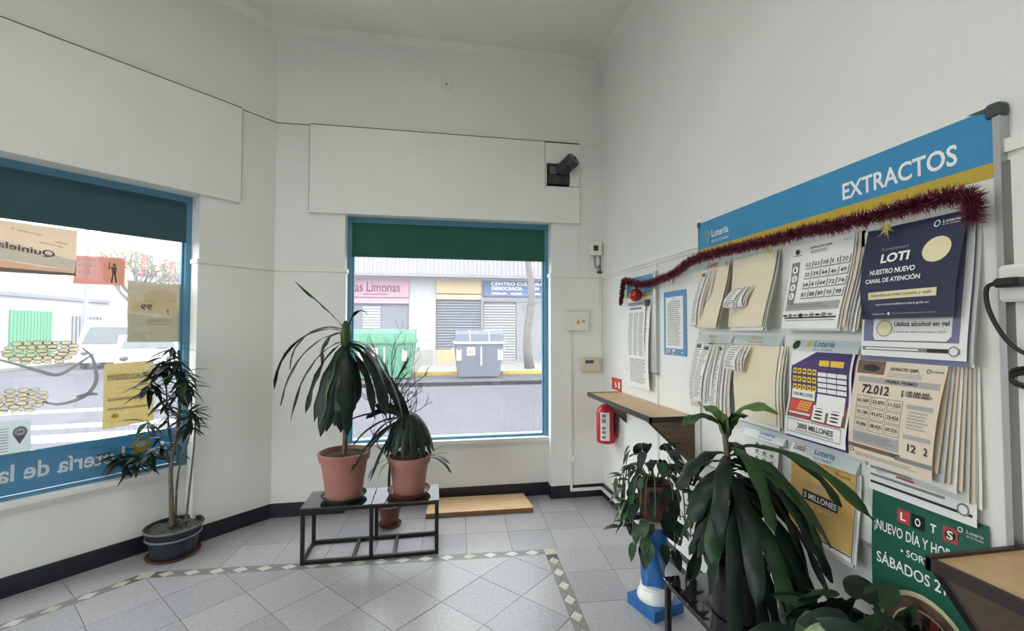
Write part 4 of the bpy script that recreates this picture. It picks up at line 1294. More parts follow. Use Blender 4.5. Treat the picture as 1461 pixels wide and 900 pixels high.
S.text('CANAL DE ATENCIÓN', .08, .69, .55, .61, WHITEI, .025)
S.ell(.79, .335, .125, .125, CREAMI, 'cream_disc')
S.rect(.12, .71, .85, .79, CREAMI, 'cream_pill', .0012)
S.text('Disponible en redes sociales y web', .16, .81, .73, .77, INKG, .01, lift=.0032)
S.text('www.loteriadelaciudad.gob.ar', .22, .80, .835, .865, WHITEI, .0)
S.ring(.74, .075, .028, .035, .3, WHITEI, 'logo_pin'); S.text('Lotería', .79, .94, .05, .08, WHITEI, .01); S.text('de la Ciudad', .79, .94, .09, .105, WHITEI, .0)
S.rect(.16, .945, .34, .955, INKM, 'small_print'); S.rect(.42, .945, .86, .95, INKM, 'small_print'); S.ell(.385, .948, .015, .016, WHITEI, 'dot')
S.done()
# row 2, column 1: long slips
t = pack('paper_pack', 'three long slip bundles hanging under a pale header in the second row', 2.34, 2.04, 1.47)
h, hf = header(t, 2.338, 2.042, 1.43, 1.473)
mb = MB(); put_text(mb, 'Quini', hf, -2.245, -2.17, 1.453, 1.47); put_text(mb, 'semanal', hf, -2.25, -2.165, 1.437, 1.449); build(mb, 'lettering', YEL, h)
slips(t, 2.31, 1.43, .36, 4, 31, wd=.075, x0=.07, tilt=.05)
slips(t, 2.22, 1.42, .33, 6, 32, wd=.075, x0=.085, tilt=.075)
slips(t, 2.14, 1.42, .40, 7, 33, wd=.065, x0=.06, tilt=.03)
f = hang(.04, .02, .01)
pile(t, [PAPG, PAPC], 2, 2.2, 2.05, 1.43, 1.05, f)
# row 2, column 2
t = pack('paper_pack', 'creased cream sheet with a short slip bundle, second pack in the second row', 2.02, 1.70, 1.47)
h, hf = header(t, 2.02, 1.715, 1.43, 1.473)
mb = MB(); put_text(mb, 'Quini', hf, -1.905, -1.83, 1.453, 1.47); put_text(mb, 'Combinada', hf, -1.915, -1.82, 1.437, 1.449); build(mb, 'lettering', YEL, h)
f = lambda u, v: .05 + .018*abs(math.sin(v*math.pi*1.05)) + .012*v + .012*u*v
Sheet(t, 'sheet', PAPC, 1.99, 1.712, 1.428, 1.085, f)
pile(t, [PAPG, PAPW, PAPC], 4, 2.0, 1.70, 1.428, 1.075, f)
slips(t, 1.985, 1.42, .12, 5, 41, wd=.085, x0=.09, tilt=.02)
# row 2, column 3: purple sheet
t = pack('paper_pack', 'purple and red results sheet reading 2000 MILLONES in the second row', 1.655, 1.355, 1.46)
h, hf = header(t, 1.655, 1.352, 1.412, 1.458)
mb = MB(); put_text(mb, 'Lotería', hf, -1.545, -1.455, 1.432, 1.455, bold=.015); put_text(mb, 'de la Ciudad', hf, -1.545, -1.46, 1.418, 1.427); build(mb, 'lettering', BLUEI, h)
mb = MB(); mb.add([hf(-1.632+.018*math.cos(k*math.pi/7), 1.437+.018*math.sin(k*math.pi/7)) for k in range(14)], [tuple(range(14))]); build(mb, 'round_badge', LEAFM, h)
mb = MB(); mb.add([hf(-1.57+.012*math.cos(k*math.pi/6), 1.440+.011*math.sin(k*math.pi/6)) for k in range(12)], [tuple(range(12))]); build(mb, 'logo_pin', YELP, h)
f = lambda u, v: .05 + .035*math.sin(v*3.0)*.5 + .045*v*v + .012*math.sin(v*9)*.5
S = Sheet(t, 'sheet', PAPW, 1.64, 1.362, 1.412, 1.075, f, nv=14)
S.rect(.03, .0, .97, .56, PURP, 'purple_field')
S.poly([(.0,.0),(.42,.0),(.06,.17),(.0,.16)], PAPW, 'white_corner', .0022)
S.rect(.5, .09, .66, .155, YELP, 'yellow_pill', .002); S.rect(.68, .09, .88, .155, YELP, 'yellow_pill', .002)
for r_ in range(3):
    for c in range(5): S.rect(.07+c*.085, .20+r_*.095, .135+c*.085, .265+r_*.095, YELP, 'number_cell', .002); 
for r_ in range(3):
    for c in range(5): S.rect(.085+c*.085, .222+r_*.095, .12+c*.085, .243+r_*.095, INK, 'small_print', .0026)
for r_ in range(4):
    for c in range(3): S.rect(.50+c*.15, .225+r_*.06, .64+c*.15, .27+r_*.06, PAPW, 'table_cell', .002)
S.rect(.06, .455, .46, .56, PAPW, 'white_box', .002); S.text('1000 MILLONES', .09, .43, .485, .525, INK, .02, lift=.003)
S.rect(.50, .47, .93, .66, PAPW, 'white_box', .002); S.lines(.53, .9, .49, .64, 6, INKM, 4)
S.rect(.03, .56, .97, .78, INKBR, 'dark_band', .0008)
S.rect(.05, .575, .44, .71, REDP, 'red_field', .002)
for r_ in range(4):
    for c in range(5): S.ell(.24+c*.042-r_*.012, .59+r_*.028, .016, .011, YELP, 'number_cell', .0028, 8)
S.rect(.06, .715, .43, .735, PAPW, 'table_cell', .0022); S.rect(.06, .745, .43, .77, REDM, 'red_field', .0022)
for c in (.46, .71):
    S.rect(c, .60, c+.21, .77, PAPW, 'white_box', .002)
    for r_ in range(4): S.ell(c+.10, .625+r_*.037, .07, .010, INK, 'small_print', .0028, 10)
S.rect(.46, .775, .92, .79, REDM, 'red_field', .002)
S.frame(.05, .80, .93, .955, INK, .006)
S.text('2000 MILLONES', .24, .82, .835, .895, INK, .02)
S.lines(.2, .85, .91, .94, 2, INKG, 6)
S.done()
pile(t, [PAPW, PURP, PAPW, PAPG], 6, 1.638, 1.36, 1.412, 1.075, f, d=.007, jy=.004)
# row 2, column 4: beige results sheet
t = pack('paper_pack', 'beige results sheet with prize number 72.012 in the second row', 1.32, 1.03, 1.40)
f2 = hang(.034, .012, .012)
S = Sheet(t, 'sheet', PAPW, 1.328, 1.008, 1.40, .955, f2, label='white sheet with grey footer under the beige one')
for v in (.82, .875, .93): S.rect(.02, v, .97 if v > .9 else .75, v+.018, INKG if v < .9 else INK, 'footer_bar')
S.rect(.30, .842, .62, .856, REDM, 'footer_bar'); S.ell(.9, .915, .05, .04, PAPW, 'footer_disc', .002); S.ring(.9, .915, .05, .04, .3, INKG, 'icon_ring', .0026)
S.done()
rf = random.Random(24)
for k in range(8):
    ff = (lambda kk: (lambda u, v: .034+.0055*kk+.045*u*u*v*(.3+.1*kk)))(k)
    Sheet(t, 'sheet', (PAPW, PAPB, PAPG, PAPB)[k % 4], 1.30, 1.004+.006*k, 1.396, 1.0+.012*k+rf.uniform(-.012,.012), ff, skew=.012-.008*k, nu=5, nv=7)
f = lambda u, v: .084 + .028*math.sin(v*2.2) + .02*u*v
S = Sheet(t, 'sheet', PAPB, 1.322, 1.045, 1.396, 1.064, f, skew=-.075, nv=12)
S.rect(.02, .0, .36, .13, INKBR, 'picture_print'); S.ell(.2, .07, .10, .035, INK, 'picture_print', .002)
S.text('EXTRACTO QNPL', .43, .74, .05, .085, INK, .02); S.lines(.40, .80, .10, .15, 3, INKM, 5)
S.ring(.83, .06, .02, .02, .3, INK, 'logo_pin'); S.text('Lotería', .86, .98, .045, .07, INK)
S.rect(.06, .16, .97, .215, INKM, 'grey_bar'); S.text('PRIMER PREMIO', .40, .75, .172, .202, INK, .02)
S.text('72.012', .13, .46, .235, .325, INK, .025); S.text('$ 100.000.000.-', .60, .92, .25, .315, INK, .015)
vals = ['63.369','53.875','11.223','73.138','43.672','23.426','78.006','38.425','07.725']
for r_ in range(3):
    for c in range(3):
        u = .08+c*.19; v = .35+r_*.118
        S.frame(u, v, u+.175, v+.108, INKG, .006); S.text(vals[r_*3+c], u+.02, u+.155, v+.03, v+.065, INK, .015); S.rect(u+.03, v+.078, u+.14, v+.086, INKM, 'small_print')
S.rect(.06, .71, .64, .83, INKM, 'grey_block'); S.lines(.09, .6, .73, .81, 5, INKG, 9)
S.rect(.68, .37, .95, .41, INKM, 'grey_bar'); S.lines(.70, .93, .43, .60, 6, INKM, 9, .5)
S.rect(.68, .64, .97, .68, INKM, 'grey_bar'); S.text('12', .74, .83, .72, .79, INK, .02); S.text('2', .91, .95, .72, .79, INK, .02)
S.rect(.0, .845, .66, .885, INKBR, 'picture_print'); S.rect(.60, .86, 1.0, .90, INKG, 'grey_bar')
S.ring(.05, .915, .03, .022, .3, INK, 'icon_ring'); S.lines(.1, .9, .925, .965, 3, INKM, 7)
S.done()
# row 3
t = pack('paper_pack', 'white coupon with small round icons under a pale header in the bottom row', 1.87, 1.70, 1.045)
h, hf = header(t, 1.955, 1.705, .998, 1.043)
mb = MB(); put_text(mb, 'Lotería', hf, -1.855, -1.765, 1.02, 1.038, bold=.015); put_text(mb, 'de la Ciudad', hf, -1.855, -1.775, 1.005, 1.014); build(mb, 'lettering', BLUEI, h)
f = hang(.045, .02, .006)
S = Sheet(t, 'sheet', PAPW, 1.90, 1.735, .998, .775, f)
for r_ in range(6):
    for c in range(3): S.ell(.2+c*.28, .12+r_*.14, .07, .035, INKG, 'icon'); S.rect(.1+c*.28, .165+r_*.14, .3+c*.28, .18+r_*.14, INKM, 'small_print')
S.done()
pile(t, [PAPG], 2, 1.89, 1.745, .998, .77, f)
S = Sheet(t, 'sheet', PAPW, 2.02, 1.84, .86, .70, hang(.05, .02, .0), label='small white note under the coupon')
S.rect(.15, .0, .45, .08, INKM, 'tape'); S.lines(.2, .8, .3, .8, 5, INKM, 4, .2); S.done()
t = pack('paper_pack', 'mustard yellow sheet with a black MILLONES strip in the bottom row', 1.67, 1.37, 1.035)
h, hf = header(t, 1.672, 1.37, .985, 1.035)
mb = MB(); put_text(mb, 'Loto5', hf, -1.655, -1.60, 1.005, 1.028, bold=.02); build(mb, 'red_lettering', REDM, h)
mb = MB(); put_text(mb, 'Lotería', hf, -1.555, -1.465, 1.008, 1.030, bold=.015); put_text(mb, 'de la Ciudad', hf, -1.555, -1.475, .993, 1.002); build(mb, 'lettering', BLUEI, h)
f = hang(.045, .02, .014)
S = Sheet(t, 'sheet', PAPW, 1.668, 1.374, .99, .678, f)
S.rect(.0, .0, 1, .92, MUST, 'mustard_field')
S.rect(.22, .42, .78, .54, INK, 'black_strip', .002); S.text('5 MILLONES', .25, .76, .445, .515, WHITEI, .02, lift=.003)
S.text('Jugá', .26, .60, .28, .38, INKM, .01); S.text('y ganá', .62, .80, .30, .38, INKM, .01); S.text('en tu agencia', .25, .70, .57, .62, CREAMI, .01)
S.ring(.74, .09, .02, .022, .3, INK, 'logo_pin'); S.text('Lotería', .78, .93, .075, .11, INK)
S.rect(.0, .93, 1, .945, INK, 'footer_line'); S.done()
pile(t, [PAPW, PAPG], 3, 1.668, 1.37, .985, .67, f, d=.004)
t = thing('poster', 'green poster with a roulette wheel below the beige sheet', 'poster', (RX-BO, 1.16, .43))
f = lambda u, v: .036 + .012*math.sin(v*3)
S = Sheet(t, 'sheet', GREENP, 1.322, .995, .963, .42, f, nv=12)
for k, (c, mt) in enumerate((('L', REDM), ('O', LEAFD), ('T', GREENP), ('S', REDM))):
    u = .26+k*.135
    if c != 'T': S.rect(u, .075, u+.12, .155, mt, 'letter_tile', .0014)
    if c == 'S': S.ell(u+.06, .115, .042, .028, LEAFD, 'letter_disc', .002)
    S.text(c, u+.035, u+.085, .092, .138, WHITEI, .025, lift=.003)
S.text('¡NUEVO DÍA Y HORARIO', .035, .92, .175, .265, WHITEI, .012)
S.text('• SORTEOS', .30, .72, .295, .335, WHITEI, .012)
S.text('SÁBADOS 21HS', .06, .85, .365, .445, WHITEI, .012)
S.ring(.80, .065, .02, .014, .3, WHITEI, 'logo_pin'); S.text('Lotería', .85, .97, .055, .072, WHITEI); S.text('de la Ciudad', .85, .97, .080, .09, WHITEI)
S.ell(.50, .80, .43, .29, CREAMI, 'wheel_rim', .0014, 32); S.ell(.50, .80, .395, .262, INKBR, 'wheel_bowl', .002, 32)
S.ring(.50, .80, .31, .20, .05, CREAMI, 'wheel_ring', .0028, 32)
for k in range(24):
    a0, a1 = k*2*math.pi/24, (k+.86)*2*math.pi/24
    q = [(.50+.29*math.cos(a0), .80+.187*math.sin(a0)), (.50+.29*math.cos(a1), .80+.187*math.sin(a1)), (.50+.17*math.cos(a1), .80+.11*math.sin(a1)), (.50+.17*math.cos(a0), .80+.11*math.sin(a0))]
    S.poly(q, REDM if k % 2 else INK, 'wheel_pocket', .0028)
S.ell(.50, .80, .15, .095, CREAMI, 'wheel_hub', .0028)
S.done()

# ---------------- smaller board and papers nearer the corner
t = thing('results_board', 'narrow results board with blue and yellow top near the corner', 'notice board', (RX, 3.11, 1.2))
build(MB().box(RX-.014, RX-.001, 2.9, 3.345, 1.2, 1.895), 'panel', WHITEB, t)
build(MB().box(RX-.016, RX-.014, 2.9, 3.345, 1.765, 1.895), 'header_band', SKYB, t)
build(MB().box(RX-.016, RX-.014, 2.9, 3.345, 1.742, 1.765), 'yellow_stripe', YEL, t)
build(MB().box(RX-.022, RX-.001, 2.862, 2.9, 1.195, 1.905), 'frame_stile', ALU, t)
build(MB().box(RX-.022, RX-.001, 2.862, 3.35, 1.188, 1.2), 'frame_rail', ALU, t)
t = thing('paper_pack', 'long white printed slips pinned on the narrow board near the corner', 'papers', (RX-.02, 3.12, 1.71))
build(MB().box(RX-.034, RX-.018, 2.975, 3.29, 1.672, 1.712), 'header_strip', PAPG, t)
build(MB().box(RX-.036, RX-.034, 3.02, 3.27, 1.682, 1.702), 'header_print', LAV, t)
build(MB().box(RX-.046, RX-.018, 2.945, 2.985, 1.668, 1.712), 'clip', DARKG, t)
f = lambda u, v: .022 + .018*math.sin(v*2.4)*(.4+u)
S = Sheet(t, 'sheet', PAPW, 3.30, 2.93, 1.69, 1.072, f)
S.lines(.1, .9, .10, .95, 44, INKM, 3, .55); S.done()
f = lambda u, v: .034 + .014*math.sin(v*2.2)
S = Sheet(t, 'sheet', PAPW, 3.275, 2.985, 1.672, 1.285, f)
for c in range(3): S.lines(.08+c*.3, .34+c*.3, .12, .95, 30, INKM, 5+c, .55)
S.rect(.1, .02, .8, .06, INKG, 'heading'); S.done()
t = thing('framed_notice', 'white text notice with a blue border beside the batten', 'notice', (RX, 2.645, 1.33))
S = Sheet(t, 'blue_sheet', BORDB, 2.785, 2.515, 1.748, 1.335, lambda u, v: .004+.002*v)
S.rect(.10, .09, .87, .895, PAPW, 'white_page', .0006)
S.text('AVISO', .42, .56, .115, .13, INK); S.rect(.3, .16, .75, .168, INK, 'heading')
S.lines(.17, .80, .19, .86, 22, INKM, 12, .5)
rr = random.Random(4)
for k in range(26): S.ell(rr.uniform(.03, .97), rr.uniform(.915, .985), .03, .013, rr.choice((CREAMI, YELP, INKG, PAPW)), 'floral_strip', .001+.0002*k/26, 7)
S.done()
t = thing('safety_sign', 'small red extinguisher sign standing on the far shelf', 'sign', (RX-.01, 3.58, 1.0))
build(MB().box(RX-.006, RX-.002, 3.49, 3.68, .99, 1.09), 'plate', REDP, t)
mb = MB()
SG = lambda a, b: Vector((RX-.0075, -a, b))
mb.add([SG(-3.54,1.01),SG(-3.51,1.01),SG(-3.51,1.055),SG(-3.525,1.07),SG(-3.54,1.055)], [(0,1,2,3,4)])
mb.add([SG(-3.60,1.01),SG(-3.57,1.02),SG(-3.585,1.05),SG(-3.60,1.065),SG(-3.61,1.04)], [(0,1,2,3,4)])
build(mb, 'white_pictogram', WHITEI, t)

# ---------------- tinsel garland with stars and a bauble
def catmull(pts, m_=8):
    pts = [Vector(p) for p in pts]; out = []
    for i in range(len(pts)-1):
        p0 = pts[max(i-1,0)]; p1 = pts[i]; p2 = pts[i+1]; p3 = pts[min(i+2,len(pts)-1)]
        for k in range(m_):
            f = k/m_
            out.append(.5*((2*p1)+(p2-p0)*f+(2*p0-5*p1+4*p2-p3)*f*f+(3*p1-p0-3*p2+p3)*f**3))
    out.append(pts[-1]); return out
gp = [(3.395,1.70,.03),(3.36,1.77,.035),(3.30,1.872,.04),(3.2,1.865,.05),(3.02,1.822,.055),(2.88,1.815,.06),(2.76,1.822,.055),(2.544,1.85,.045),(2.32,1.893,.065),(2.0,1.893,.075),(1.714,1.884,.075),(1.531,1.886,.075),(1.379,1.876,.078),(1.182,1.876,.078),(1.082,1.876,.078),(1.0,1.872,.072),(.975,1.845,.07),(.98,1.80,.065)]
path = catmull([(RX-o-.014, y, z) for y, z, o in gp], 8)
t = thing('tinsel_garland', 'burgundy tinsel garland strung along the top of the boards', 'garland', (RX-.05, 2.2, 1.85))
build(MB().tube(path, .006, 5), 'wire', TINS, t)
rr = random.Random(9); mb = MB()
for i in range(len(path)-1):
    seg = path[i+1]-path[i]
    R_ = .040 if i > 14 else .022+.018*i/14
    for k in range(int(seg.length*4200)+8):
        p = path[i]+seg*rr.random()
        d = Vector((rr.gauss(0,1), rr.gauss(0,1), rr.gauss(0,1))).normalized()
        q = p+d*R_*rr.uniform(.7, 1.1)
        w = d.cross(Vector((rr.random(), rr.random(), rr.random()))).normalized()*.0030
        mb.add([p-w, p+w, q], [(0,1,2)])
build(mb, 'tinsel_fringe', TINS, t, kind='stuff')
def star(label, y, z, o, r):
    t = thing('star_ornament', label, 'ornament', (RX-o, y, z), 'gold foil stars on the garland')
    n = 14
    for k in range(n):
        a = k*2*math.pi/n
        rr_ = r*(1 if k % 2 == 0 else .66)
        d = Vector((-.5 if k % 3 == 0 else -.1, math.cos(a), math.sin(a))).normalized()
        c = Vector((RX-o, y, z)); w = d.cross(Vector((1,0,0))).normalized()*r*.10
        build(MB().add([c-w, c+d*rr_, c+w, c+Vector((-.006,0,0)), c+Vector((.004,0,0))], [(0,1,3),(1,2,3),(0,4,1),(1,4,2)]), 'ray', GOLD, t)
    build(MB().ball((RX-o, y, z), r*.16, 8, 6), 'centre', GOLD, t)
star('largest gold star ornament hanging over the navy sheet', 1.185, 1.818, .115, .036)
star('gold star ornament at the seam between cream and numbered sheets', 1.71, 1.845, .095, .026)
star('small gold star ornament beside the red lettered header', 2.005, 1.83, .09, .020)
star('small gold star ornament on the tinsel over the blue bordered notice', 2.56, 1.80, .06, .020)
star('tiny gold star ornament at the edge of the narrow board', 2.83, 1.775, .06, .014)
t = thing('bauble', 'shiny red bauble hanging from the tinsel on the narrow board', 'ornament', (RX-.07, 3.07, 1.752))
build(MB().ball((RX-.07, 3.07, 1.752), .048, 18, 12), 'ball', BAUB, t, smooth=True)
build(MB().lathe([(.014,0),(.012,.014)], (RX-.07, 3.07, 1.796), 12), 'cap', GOLD, t)

# ---------------- wall shelves
def shelf(label, x0, ya, yb, z, brackets, lip):
    t = thing('wall_shelf', label, 'shelf', (RX, (ya+yb)/2, z))
    build(MB().box(x0+.012, RX-.001, ya+.012, yb-.012, z-.024, z), 'top', WOODT, t)
    build(MB().box(x0, x0+.012, ya, yb, z-.028, z+.003), 'front_edge', WOODE, t)
    build(MB().box(x0, RX-.001, yb-.012, yb, z-.028, z+lip), 'end_edge', WOODE, t)
    build(MB().box(x0, RX-.001, ya, ya+.012, z-.028, z+.003), 'end_edge', WOODE, t)
    for y, fx, dz in brackets:
        pts = [(x0+fx, y, z-.028), (RX-.002, y, z-.028), (RX-.002, y, z-.028-dz)]
        p = build(MB().extr(pts, (0, .02, 0)), 'side_panel', WOODD, t)
        build(MB().extr([(x0+fx-.004, y-.001, z-.026), (x0+fx+.006, y-.001, z-.026), (RX-.002, y-.001, z-.028-dz+.012), (RX-.002, y-.001, z-.034-dz)], (0, .022, 0)), 'edge_band', WOODE, p)
    return t
shelf('brown wooden wall shelf above the fire extinguisher', 1.238, 2.43, 3.50, .988, [(2.445, .0, .27), (3.395, .06, .20)], .003)
shelf('wooden wall shelf at the lower right below the results board', 1.205, -.25, .935, .935, [(.895, .0, .45), (.0, .0, .45)], .008)

# ---------------- fire extinguisher
ex = thing('fire_extinguisher', 'red fire extinguisher hanging in the corner under the shelf', 'extinguisher', (1.435, 3.60, .55))
c = (1.435, 3.60, 0)
build(MB().lathe([(.06,.553),(.074,.56),(.078,.575),(.078,.80),(.07,.835),(.045,.862),(.022,.875)], c, 26), 'cylinder', REDX, ex, smooth='auto')
build(MB().lathe([(.0785,.690),(.0785,.694)], c, 26, cap=False), 'seam', WOODE, ex)
build(MB().lathe([(.022,.87),(.02,.905),(.012,.91)], c, 14), 'valve', ALU, ex)
build(MB().extr([(c[0]-.1,c[1]-.01,.915),(c[0]+.02,c[1]-.01,.92),(c[0]+.02,c[1]-.01,.935),(c[0]-.1,c[1]-.01,.94)], (0,.02,0)), 'lever', BLK, ex)
build(MB().tube(catmull([(c[0]+.01,c[1]-.02,.9),(c[0]+.05,c[1]-.05,.88),(c[0]+.075,c[1]-.06,.78),(c[0]+.06,c[1]-.068,.64)]), .009, 8), 'hose', BLK, ex, smooth=True)
lab = build(MB().add([Vector((c[0]+.0792*math.cos(a), c[1]+.0792*math.sin(a), z)) for z in (.585, .815) for a in [math.radians(215+k*7) for k in range(9)]], [(k,k+1,10+k,9+k) for k in range(8)]), 'paper_label', PAPW, ex)
mb = MB()
for z0, z1 in ((.60,.625),(.64,.665),(.675,.70),(.73,.765),(.775,.80)):
    mb.add([Vector((c[0]+.0797*math.cos(a), c[1]+.0797*math.sin(a), z)) for z in (z0, z1) for a in [math.radians(224+k*8) for k in range(4)]], [(k,k+1,5+k,4+k) for k in range(3)])
build(mb, 'label_print', INKG, lab, kind='stuff')
build(MB().box(c[0]+.06, RX-.001, c[1]-.02, c[1]+.02, .60, .86), 'wall_bracket', REDX, ex)

# ---------------- electrical bits on the back wall
t = thing('breaker_box', 'small white switch box high on the wall near the corner', 'switch box', FB(1.46, 0, 2.18))
build(MB().bbox(1.405, 1.515, BY-.055, BY, 2.175, 2.30, .006), 'case', PLASW, t)
build(MB().box(1.432, 1.472, BY-.062, BY-.055, 2.215, 2.262), 'breaker', DARKG, t)
build(MB().box(1.441, 1.463, BY-.072, BY-.062, 2.235, 2.246), 'toggle', BLK, t)
t = thing('cable', 'thin grey cable dropping from the switch box to the cap rail', 'cable', FB(1.46, 0, 2.0))
build(MB().tube(catmull([(1.46,BY-.01,2.175),(1.462,BY-.012,2.1),(1.475,BY-.02,2.06),(1.50,BY-.015,2.09),(1.505,BY-.012,2.04),(1.49,BY-.03,2.02)]), .0045, 6), 'lead', CABLE, t, smooth=True)
build(MB().tube([(1.513,BY-.006,2.175),(1.513,BY-.006,2.02)], .004, 6), 'lead', CABLE, t)
build(MB().bbox(1.478, 1.522, BY-.035, BY-.004, 2.012, 2.034, .004), 'splice', DARKG, t)
t = thing('warning_box', 'white electrical box with a yellow warning triangle on the back wall', 'electrical box', FB(1.285, 0, 1.49))
build(MB().bbox(1.185, 1.385, BY-.06, BY-.008, 1.49, 1.665, .006), 'case', PLASW, t)
mb = MB().add([(1.255,BY-.061,1.55),(1.305,BY-.061,1.55),(1.28,BY-.061,1.595)], [(0,1,2)])
tr = build(mb, 'warning_triangle', YELP, t)
mb = MB().add([(1.277,BY-.0615,1.56),(1.284,BY-.0615,1.557),(1.279,BY-.0615,1.583)], [(0,1,2)])
build(mb, 'bolt_mark', INK, tr)
build(MB().box(1.315, 1.345, BY-.0612, BY-.0605, 1.562, 1.585), 'grey_mark', INKM, t)
t = thing('alarm_keypad', 'cream plastic keypad on the back wall beside the corner', 'keypad', FB(1.41, 0, 1.11))
build(MB().bbox(1.325, 1.495, BY-.045, BY-.008, 1.118, 1.245, .008), 'case', PLASC, t)
build(MB().box(1.352, 1.43, BY-.0465, BY-.0445, 1.195, 1.225), 'display', DARKG, t)
build(MB().box(1.335, 1.485, BY-.0462, BY-.0445, 1.13, 1.182), 'flap', PLASC, t)
t = thing('cable_duct', 'white cable duct running down the back wall and along the baseboard', 'cable duct', FB(1.225, 0, 0))
build(MB().box(1.213, 1.233, BY-.026, BY-.009, .075, 1.49), 'riser', PLASW, t)
build(MB().bbox(1.192, 1.254, BY-.04, BY-.009, .315, .375, .006), 'junction_box', PLASW, t)
build(MB().box(1.213, RX-.014, BY-.034, BY-.0145, .062, .086), 'back_run', PLASW, t)
build(MB().box(RX-.034, RX-.0145, 1.5, BY-.015, .062, .086), 'side_run', PLASW, t)
t = thing('shutter_motor', 'black cylindrical shutter motor poking out of the wall hatch', 'motor', FB(1.2, -.03, 2.9))
AX = Vector((.50, -.62, .42)).normalized()
axm = AX.to_track_quat('Z', 'Y').to_matrix()
st = FB(1.13, -.02, 2.93)
build(MB().lathe([(.05,0),(.06,.005),(.064,.02),(.064,.09),(.058,.1),(.066,.108),(.066,.16),(.06,.17)], st, 22, axis=axm), 'housing', DARKH, t, smooth='auto')
build(MB().lathe([(.058,.0),(.058,.006),(.04,.009)], st+AX*.169, 22, axis=axm), 'end_cap', DARKM, t, smooth='auto')
build(MB().lathe([(.012,.0),(.012,.012)], st+AX*.176, 12, axis=axm), 'shaft', BLK, t)
build(MB().fbox(FB, 1.01, 1.2, -.045, -.006, 2.81, 2.89), 'gear_case', DARKH, t)
build(MB().fbox(FB, 1.03, 1.10, -.035, -.006, 2.9, 2.97), 'chain_guide', DARKM, t)
t = thing('wall_disc', 'small white round cover plate high on the back wall', 'cover plate', FB(.106, 0, 3.644))
build(MB().lathe([(.052,0),(.052,.008),(.046,.014),(.01,.016)], FB(.106, 0, 3.644), 26, axis=Matrix.Rotation(math.pi/2, 3, 'X')), 'plate', PLASW, t, smooth='auto')
build(MB().lathe([(.008,0),(.008,.004)], FB(.106, -.016, 3.644), 10, axis=Matrix.Rotation(math.pi/2, 3, 'X')), 'screw', CABLE, t)

# ---------------- outlet, plug and lead at the right edge
t = thing('cable_trunking', 'white vertical trunking beside the results board', 'trunking', (RX, .9, 0))
build(MB().box(RX-.03, RX-.001, .885, .925, HB, 1.955), 'cover', PLASW, t)
t = thing('wall_outlet', 'white wall outlet beside the board at the right edge', 'outlet', (RX-.03, .90, 1.6))
build(MB().bbox(RX-.062, RX-.03, .86, .945, 1.572, 1.668, .008), 'case', PLASW, t)
t = thing('power_plug', 'black plug and lead looping down from the outlet', 'plug', (RX-.07, .92, 1.62))
build(MB().bbox(RX-.10, RX-.062, .878, .930, 1.608, 1.632, .006), 'plug', BLK, t)
build(MB().tube(catmull([(RX-.085,.925,1.62),(RX-.085,.948,1.612),(RX-.08,.953,1.57),(RX-.07,.945,1.52),(RX-.06,.925,1.47),(RX-.055,.895,1.44),(RX-.05,.86,1.43)]), .0055, 8), 'lead', BLK, t, smooth=True)
mb = MB()
loop = [(RX-.05-.006*math.sin(a*.5), .885+.042*math.cos(a), 1.385+.021*math.sin(a)-.0012*a) for a in [k*math.pi/10 for k in range(51)]]
build(mb.tube(loop, .0045, 7), 'coiled_lead', BLK, t, smooth=True)
build(MB().tube(catmull([loop[-1], (RX-.05,.86,1.40), (RX-.05,.85,1.43)]), .0045, 7), 'lead', BLK, t, smooth=True)
# ================================================================== FURNITURE ON THE FLOOR
RT = Vector((math.cos(math.radians(10)), -math.sin(math.radians(10)), 0))
TW = Vector((-math.sin(math.radians(10)), -math.cos(math.radians(10)), 0))
UP = Vector((0, 0, 1))

def stand(label, x0, x1, y0, y1, h, along):
    """low metal plant stand; long side along 'x' or 'y'"""
    t = thing('plant_stand', label, 'plant stand', ((x0+x1)/2, (y0+y1)/2, 0), 'black metal plant stands')
    r = .024
    if along == 'x': F = lambda a, b, c: Vector((x0+a*(x1-x0), y0+b*(y1-y0), c)); La, Lb = x1-x0, y1-y0
    else: F = lambda a, b, c: Vector((x0+b*(x1-x0), y0+a*(y1-y0), c)); La, Lb = y1-y0, x1-x0
    def bar(a0, a1, b0, b1, c0, c1, name, m=BLACKM):
        p, q = F(a0/La, b0/Lb, c0), F(a1/La, b1/Lb, c1)
        return build(MB().bbox(p.x, q.x, p.y, q.y, p.z, q.z, .003), name, m, t)
    for a in (0, La/2-r/2, La-r):
        for b in (0, Lb-r): bar(a, a+r, b, b+r, 0, h-.03, 'leg')
    for b in (0, Lb-r):
        bar(r, La/2-r/2, b, b+r, .0, r, 'foot_rail'); bar(La/2+r/2, La-r, b, b+r, .0, r, 'foot_rail')
        bar(0, La, b, b+r, h-.03, h-.008, 'top_rail')
    for a in (0, La*.355, La*.655, La-r): bar(a, a+r, r, Lb-r, .001, r-.002, 'cross_bar')
    for a in (0, La-r): bar(a, a+r, r, Lb-r, h-.03, h-.008, 'top_rail')
    bar(-.004, La/2-.002, -.004, Lb+.004, h-.008, h, 'top_panel', GLOSSB); bar(La/2+.002, La+.004, -.004, Lb+.004, h-.008, h, 'top_panel', GLOSSB)
    return t
SH = .36
stand('black metal plant stand with glossy top below the far window', -.825, .045, 3.085, 3.39, SH, 'x')
stand('black metal plant stand in the right foreground under the drooping plant', 1.055, 1.40, .95, 1.95, SH, 'y')

